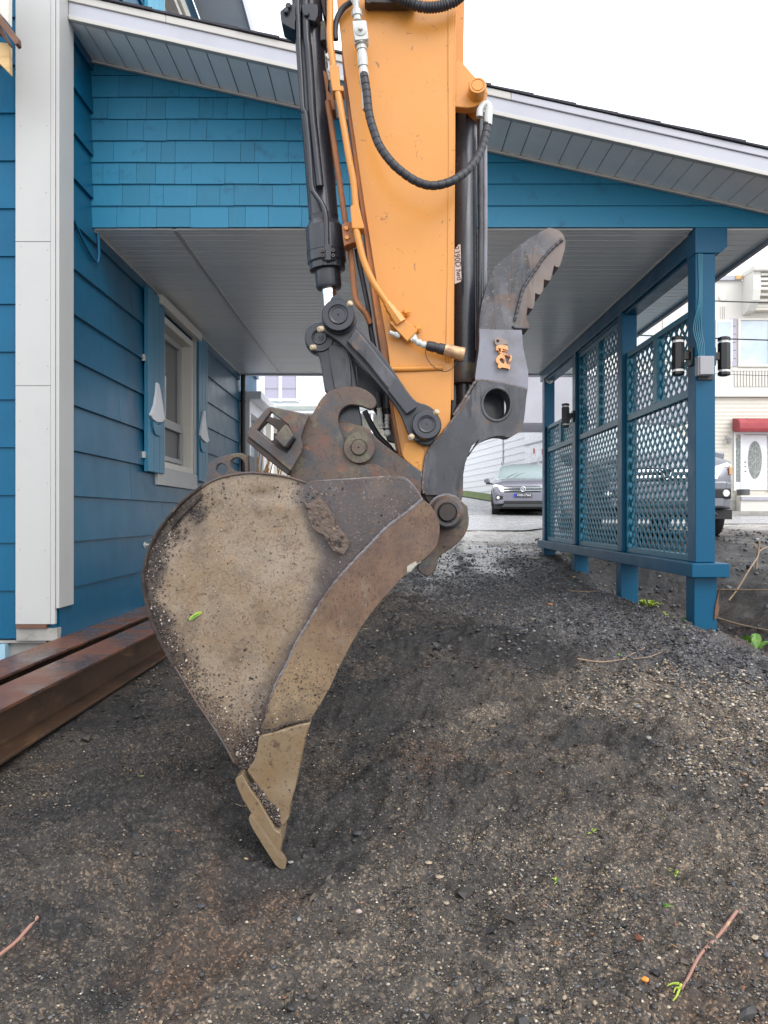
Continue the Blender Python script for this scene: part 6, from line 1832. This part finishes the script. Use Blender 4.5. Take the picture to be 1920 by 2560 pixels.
for uu in (1800, 1805, 1810): box('pilaster_rib', sx(uu), sx(uu + 2.6), DB - .06, DB - .021, szv(815), szv(766), M['stucco'], cb_, .01)
for i in range(14):
    uu = 1835 + i * 7.6
    box('fluted_panel', sx(uu), sx(uu + 4.6), DB - .07, DB - .021, szv(967), szv(929), M['stucco'], cb_, .015)
box('fluted_band', sx(1829), sx(1995), DB - .06, DB - .021, szv(928), szv(922), M['stucco'], cb_, .01)
for u in range(1590, 1790, 66):
    wq = boxes('window_frame', [(sx(u), sx(u + 42), DB - .08, DB - .021, szv(905), szv(800))], M['cream'], cb_, .01)
    box('pane', sx(u + 4), sx(u + 38), DB - .10, DB - .081, szv(900), szv(806), M['skyglass'], wq)

# white sided building with the long wall going up the street
wb = thing('white_shed_building', 'long white lap-sided building running uphill behind the grey car, plastic sheeting on it', 'building', (7, 30, CZ + 1.1))
P0 = Vector((6.5, 28.2, 0)); P1 = Vector((3.0, 47.5, 0))
dv = (P1 - P0).normalized(); nv = Vector((-dv.y, dv.x, 0))
if nv.x > 0: nv = -nv
Lw = (P1 - P0).length
def wallquad(name, s0, s1, z0, z1, d0, d1, m, par=wb):
    V = []
    for d in (d0, d1):
        for s_, z_ in ((s0, z0), (s1, z0), (s1, z1), (s0, z1)):
            p = P0 + dv * s_ + nv * d
            V.append((p.x, p.y, CZ + z_))
    return part(name, V, [(0, 1, 2, 3), (7, 6, 5, 4), (4, 5, 1, 0), (1, 5, 6, 2), (2, 6, 7, 3), (3, 7, 4, 0)], m, par)
wallquad('wall_core', 0, Lw, -.3, 7.2, -3, -.01, M['wsiding'])
z = .6
while z < 7.0:
    V = []
    for s_ in (0, Lw):
        for d, zz in ((0, z), (.03, z), (.006, z + .30), (0, z + .30)):
            p = P0 + dv * s_ + nv * d
            V.append((p.x, p.y, CZ + zz))
    part('siding_board', V, [(0, 1, 2, 3), (7, 6, 5, 4), (0, 4, 5, 1), (1, 5, 6, 2), (2, 6, 7, 3)], M['wsiding'], wb)
    z += .295
for s_ in (6.3, 13.5, 18.6): wallquad('corner_strip', s_, s_ + .12, .6, 7, .02, .05, M['greywall'])
wallquad('plastic_sheet', .1, 3.6, 1.6, 5.2, .035, .05, M['plastic'])
for zz in (2.1, 2.9, 3.8, 4.6): wallquad('batten', .1, 3.6, zz, zz + .06, .05, .075, M['greywall'])
for s_, zz in ((1.6, 2.4), (2.5, 2.5), (.9, 2.35)): wallquad('printed_mark', s_, s_ + .16, zz, zz + .22, .0505, .055, M['red'])
wallquad('meter_pipe', 14.5, 14.7, 1.6, 3.8, .02, .12, M['greaser'])
# grey overhanging box near its front corner
gbx = thing('grey_canopy', 'flat grey overhanging canopy box beyond the far end of the carport', 'canopy', (6.5, 25.3, CZ + 3.1))
box('canopy_body', sx(1200) * .88, 10.0, 25.0, 27.8, CZ + 3.03, CZ + 4.55, M['greywall'], gbx, .02)
box('canopy_edge', sx(1200) * .88 - .02, 10.02, 24.97, 27.82, CZ + 4.552, CZ + 4.60, M['alu'], gbx, .01)
for xx in (4.2, 9.7): box('canopy_post', xx, xx + .12, 26, 26.12, CZ - .1, CZ + 3.029, M['greywall'], gbx, .01) if xx > 9 else None
box('canopy_bracket', 6.6, 9.9, 27.82, 28.4, CZ + 3.2, CZ + 4.2, M['greywall'], gbx)

# white house straight across, seen between house wall and arm
wh_ = thing('white_house', 'white lap-sided house with paired curtained windows above a porch roof, far left background', 'house', (-3, 26.5, CZ))
DH = 26.5
hx = lambda u: (u - CX) / FPX * DH
hz = lambda v: CZ + (CY - v) / FPX * DH
box('wall_core', hx(640), hx(1085), DH, DH + 8, CZ - .1, CZ + 8.2, M['wsiding'], wh_)
lap_wall(wh_, 'siding_board', hx(640), hx(1085), DH - .001, hz(1016), CZ + 8.0, .105, M['wsiding'], [(hx(655), hx(747), hz(1005), hz(930) + 1.2)])
wf = boxes('window_frame', [(hx(655), hx(662.5), DH - .1, DH - .002, hz(1005), hz(900)), (hx(697.5), hx(705.5), DH - .1, DH - .002, hz(1005), hz(900)), (hx(741.5), hx(748), DH - .1, DH - .002, hz(1005), hz(900)), (hx(655), hx(748), DH - .102, DH - .004, hz(1004), hz(998))], M['doorwhite'], wh_, .01)
for a, b_ in ((662.5, 697.5), (705.5, 741.5)):
    box('pane', hx(a), hx(b_), DH - .05, DH - .003, hz(998), hz(900), M['lavender'], wf)
    box('sash_bar', hx(a), hx(b_), DH - .07, DH - .051, hz(972.5), hz(971), M['grey_box'], wf)
V = [(hx(640), DH - .01, hz(1017)), (hx(1085), DH - .01, hz(1017)), (hx(1085), DH - 2.2, hz(1038)), (hx(640), DH - 2.2, hz(1038))]
V += [(a, b_, c_ - .12) for a, b_, c_ in V]
part('porch_roof', V, [(3, 2, 1, 0), (4, 5, 6, 7), (0, 1, 5, 4), (1, 2, 6, 5), (2, 3, 7, 6), (3, 0, 4, 7)], M['green_grey'], wh_)
box('porch_beam', hx(640), hx(1085), DH - 2.15, DH - 1.95, hz(1054), hz(1043), M['doorwhite'], wh_, .01)
for u in (650, 700, 760, 812, 868, 930, 1000, 1060): box('porch_column', hx(u), hx(u + 5), DH - 2.12, DH - 1.98, CZ, hz(1054) - .002, M['doorwhite'], wh_, .01)
box('porch_wall', hx(640), hx(1085), DH - .06, DH - .005, CZ - .1, hz(1045), M['csiding'], wh_)
for i in range(40): box('baluster', hx(652) + i * .14, hx(652) + i * .14 + .05, DH - 2.1, DH - 2.05, CZ + .1, CZ + .9, M['doorwhite'], wh_)
box('handrail', hx(650), hx(870), DH - 2.14, DH - 2.02, CZ + .902, CZ + .97, M['doorwhite'], wh_)

# overhead cables
for i, (va, vb_) in enumerate(((744, 746), (838, 839), (926, 930))):
    D_ = 20 + i * .4
    a = W(1500, va - 4, D_); b_ = W(2500, vb_ + 8, D_); mid = (a + b_) / 2; mid.z -= .12
    a2 = W(900, va - 12 - 30, D_)
    o = tube('overhead_cable', [a2, W(1200, va - 18, D_), a, mid, b_], (.016, .018, .008)[i], M['wire'], None, 6)
    tag(o, ('upper black cable strung across the front of the cream building', 'middle black cable crossing the upper window of the cream building', 'thin lower cable passing above the ledge of the cream building')[i], 'cable', 'overhead cables along the street')
# lawn strip at the foot of the white wall
V = []
for s_ in (5, 8, 12, 16, 19):
    for d in (0.1, 1.0):
        p = P0 + dv * s_ + nv * d
        V.append((p.x, p.y, float(gz(np.array([p.x]), np.array([p.y]), False)[0]) + .06 + (.16 if d < .5 else 0)))
o = part('lawn', V, [(2 * i, 2 * i + 1, 2 * i + 3, 2 * i + 2) for i in range(4)], M['grass'], None)
o['kind'] = 'structure'

# ------------------------------------------------------------------ plants and litter on the ground
def at(u, v):
    """march the view ray to the ground surface"""
    lo, hi = 1.2, 40
    D = np.linspace(lo, 30, 4000)
    X = (u - CX) * PX * D; Zr = CZ + (CY - v) * PX * D
    dlt = Zr - gz(X, D)
    k = int(np.argmax(dlt < 0))
    return Vector((X[k], D[k], float(gz(X[k:k + 1], D[k:k + 1])[0])))


def twig(name, label, pts, r, m, cat='twig', lift=.004, taper=.5, sm=True):
    P = []
    for p in pts:
        g_ = at(p[0], p[1])
        P.append(g_ + Vector((0, 0, lift + r + (p[2] if len(p) > 2 else 0))))
    o = tube(name, P, r, m, None, 7, 4, rfun=lambda t, L: r * (1 - taper * t))
    return tag(o, label, cat)


twig('stick', 'pinkish peeled stick with green buds lying at the lower right', [(1842, 2290), (1800, 2345), (1752, 2395), (1722, 2455), (1705, 2480)], .0062, M['pinktwig'], 'stick', .004, .35)
for k_, pts in enumerate(([(1703, 2474), (1692, 2500), (1682, 2512)], [(1698, 2468), (1682, 2466), (1668, 2476)], [(1702, 2478), (1690, 2485), (1684, 2492)])):
    o = twig('shoot', ('longest yellow-green shoot at the end of the pinkish peeled stick', 'left-pointing yellow-green shoot beside the peeled stick', 'short yellow-green shoot tucked at the peeled stick end')[k_], pts, .0042, M['leaf_y'], 'shoot', .003, .6)
twig('stick', 'pale broken stick cut off by the left edge of the picture', [(94, 2303), (60, 2342), (28, 2376), (-60, 2440)], .0058, M['pinktwig'], 'stick', .004, .1)
twig('twig', 'long thin brown twig lying curved on the dark soil in the middle', [(1443, 1656), (1500, 1662), (1560, 1656), (1620, 1648), (1655, 1636)], .0055, M['bark'])
twig('twig', 'short twig branching upward off the long brown twig', [(1556, 1652), (1580, 1640), (1610, 1624), (1622, 1620)], .0042, M['bark'])
twig('branch', 'thin branch running from the foot of the near post to the right edge', [(1778, 1545), (1800, 1553), (1850, 1568), (1900, 1578), (1960, 1592)], .011, M['bark'], 'branch', .01, .3)
twig('branch', 'pale bent branch leaning over the dug hole right of the near post', [(1822, 1505), (1845, 1482, .03), (1870, 1458, .10), (1892, 1432, .14), (1905, 1418, .18), (1960, 1408, .2)], .010, M['bark'], 'branch', .005, .2)
twig('branch', 'nearly level branch crossing the dug hole behind the near post', [(1785, 1486, .03), (1830, 1491, .05), (1880, 1495, .06), (1960, 1497, .06)], .010, M['bark'], 'branch', .005, .3)
twig('twig', 'faint straight twig half sunk in the crushed stone beside the lattice', [(1425, 1480), (1460, 1482), (1500, 1480)], .006, M['bark'])
# bare sapling
sp_ = thing('sapling', 'bare forked sapling stump standing in the mud right of the near post', 'sapling', at(1890, 1420))
b0 = wl(sp_)
tube('stem', [b0 - Vector((0, 0, .05)), b0 + Vector((.01, 0, .10)), b0 + Vector((.03, 0, .22)), b0 + Vector((.035, 0, .29))], .012, M['bark'], sp_, 7)
tube('side_stem', [b0 + Vector((.025, 0, .20)), b0 + Vector((-.02, 0, .25)), b0 + Vector((-.075, 0, .30))], .008, M['bark'], sp_, 7, rfun=lambda t, L: .008 * (1 - .6 * t))
tube('side_stem', [b0 + Vector((.028, 0, .21)), b0 + Vector((.06, 0, .245))], .004, M['bark'], sp_, 6)


def weed(label, p, n, size, seed, m1=None, spread=1.0, long=False):
    rg = random.Random(seed)
    t = thing('weed', label, 'plant', p)
    V, Fc = [], []
    for i in range(n):
        a = rg.uniform(0, 2 * math.pi)
        L = size * rg.uniform(.5, 1.1)
        w = L * (.12 if long else rg.uniform(.28, .42))
        el = rg.uniform(.4, 1.3)
        d = Vector((math.cos(a) * math.cos(el) * spread, math.sin(a) * math.cos(el) * spread, math.sin(el)))
        sd = Vector((-math.sin(a), math.cos(a), 0))
        base = Vector(p) + Vector((rg.uniform(-1, 1) * size * .4, rg.uniform(-1, 1) * size * .4, 0))
        k = len(V)
        dr = Vector((0, 0, -L * .35))
        V += [base, base + d * L * .4 + sd * w * .5, base + d * L * .75 + sd * w * .38 + dr * .4, base + d * L + dr, base + d * L * .75 - sd * w * .38 + dr * .4, base + d * L * .4 - sd * w * .5, base + d * L * .42 + Vector((0, 0, -w * .15)), base + d * L * .76 + dr * .4 + Vector((0, 0, -w * .15))]
        Fc += [(k, k + 1, k + 6), (k + 1, k + 2, k + 7, k + 6), (k + 2, k + 3, k + 7), (k, k + 6, k + 5), (k + 6, k + 7, k + 4, k + 5), (k + 7, k + 3, k + 4)]
    part('foliage', V, Fc, m1 or M['leaf'], t)
    tube('stem', [Vector(p) - Vector((0, 0, .03)), Vector(p) + Vector((0, 0, size * .4))], .003, M['leaf'], t, 5)
    return t


weed('leafy green weed growing under the sill beside the farthest post', Vector((2.75, 10.9, float(gz(2.75, 10.9)))), 46, .16, 1)
weed('pale green ground weed in the hollow under the middle lattice bay', Vector((2.85, 8.3, float(gz(2.85, 8.3)) + .02)), 40, .13, 2, M['leaf_y'], 1.2)
weed('small round-leaved weed in brown soil under the near lattice bay', Vector((2.72, 6.95, float(gz(2.72, 6.95)) + .02)), 16, .11, 3)
weed('thin ferny weed beside the second post footing', Vector((2.55, 7.0, float(gz(2.55, 7.0)))), 24, .12, 4, M['leaf_y'], .8, True)
weed('heart-shaped green leaf plant just right of the sill end', Vector((3.0, 6.35, float(gz(3.0, 6.35)) + .03)), 9, .20, 5)
weed('tiny weed at the edge of the dug hole in front of the near bay', Vector((2.68, 6.2, float(gz(2.68, 6.2)) + .02)), 10, .05, 6, M['leaf_y'])
lp = at(1484, 2082)
weed('bright green seedling leaf on the soil at lower right', lp, 7, .032, 7, M['leaf_y'], 1.5)
weed('small green sprout beside the brown twig in the middle of the soil', at(1552, 1645), 6, .035, 8)
weed('little moss-green sprout just above the brown dead leaf', at(1690, 2195), 8, .03, 9, M['leaf_y'], 1.5)
weed('tiny green sprout left of the moss-green one', at(1665, 2265), 7, .022, 10, M['leaf'], 1.5)
weed('flat yellow-green sprig in the soil left of the seedling leaf', at(1392, 2206), 5, .02, 11, M['leaf_y'], 1.8)
# dry grass seen behind the bucket
dg = thing('dry_grass', 'tuft of dry orange grass behind the bucket near the white bay window', 'plant', (-1.95, 12.9, CZ - .7))
for i in range(26):
    a = Vector((-1.95 + RNG.uniform(-.25, .25), 12.9 + RNG.uniform(-.2, .2), CZ - .75))
    tube('grass_blade', [a, a + Vector((RNG.uniform(-.1, .1), 0, .8)), a + Vector((RNG.uniform(-.3, .3), 0, RNG.uniform(1.4, 1.95)))], .010, M['straw'], dg, 4, 3)


def scrap(name, label, cat, u, v, r, m, flat=.4, seed=0, sxx=1.0):
    p = at(u, v)
    rg = random.Random(seed + int(u))
    V0, F0 = ico()
    V = [p + Vector((x * r * sxx * rg.uniform(.6, 1.25), y_ * r * rg.uniform(.6, 1.25), z_ * r * flat * rg.uniform(.6, 1.2) + r * flat * .4)) for x, y_, z_ in V0]
    o = part(name, V, [tuple(int(i) for i in f) for f in F0], m, None, smooth=True, sharp=18)
    bevel(o, r * .08)
    return tag(o, label, cat)


PB = {}
for nm, c_ in (('stone_grey', (.22, .22, .21)), ('stone_tan', (.34, .27, .20)), ('stone_dark', (.05, .052, .06)), ('stone_pink', (.38, .30, .27))):
    PB[nm] = mat(nm, c_, .55, layers=[(tuple(x * .6 for x in c_), 30, .5, .7)], bump=[(60, .4, .002)])
scrap('fragment', 'bright orange fragment on the soil left of the peeled stick', 'fragment', 1613, 2462, .014, M['orange_bit'], .5, 1)
scrap('dead_leaf', 'crumpled reddish brown leaf on the soil above the orange fragment', 'leaf', 1597, 2350, .020, M['deadleaf'], .5, 2)
scrap('stone', 'flat light grey stone in the dirt right of the bucket, below the tan patch', 'stone', 1622, 1848, .022, PB['stone_grey'], .5, 3, .8)
scrap('stone', 'oval tan stone below and right of the bucket tip', 'stone', 1072, 2162, .015, PB['stone_tan'], .5, 4)
scrap('stone', 'longer tan stone lower down beside the oval one', 'stone', 1098, 2195, .015, PB['stone_tan'], .45, 5, 1.3)
scrap('stone', 'light grey square stone near the bottom centre', 'stone', 897, 2284, .015, PB['stone_pink'], .6, 6, .9)
scrap('stone', 'upright grey sliver stone left of the square grey stone', 'stone', 748, 2303, .012, PB['stone_grey'], .5, 7, .7)
scrap('stone', 'dark grey angular stone right of the reddish soil patch', 'stone', 1684, 1974, .016, PB['stone_dark'], .7, 8, .8)
scrap('stone', 'grey chip lying just right of the bucket tooth tip', 'stone', 727, 2157, .014, PB['stone_grey'], .35, 9, 1.3)
scrap('stone', 'dark lump of stone near the bucket, right of its lip', 'stone', 892, 2085, .024, PB['stone_dark'], .45, 10)
scrap('stone', 'dark stone sunk in the soil left of the thin sliver', 'stone', 503, 2272, .015, PB['stone_dark'], .5, 11)
scrap('stone', 'pale oval stone near the right edge beside the peeled stick', 'stone', 1888, 2352, .014, PB['stone_tan'], .5, 12)
scrap('wood_chip', 'short orange wood chip on the crushed stone left of the second post', 'wood chip', 1434, 1443, .022, M['lumber'], .4, 13, 1.6)
scrap('wood_chip', 'thin tan wood chip left of the orange one on the crushed stone', 'wood chip', 1409, 1447, .020, M['bark'], .3, 14, 1.5)
scrap('wood_chip', 'small reddish wood chip in the dark soil below the other chips', 'wood chip', 1376, 1512, .018, M['orange_bit'], .3, 15, 1.5)
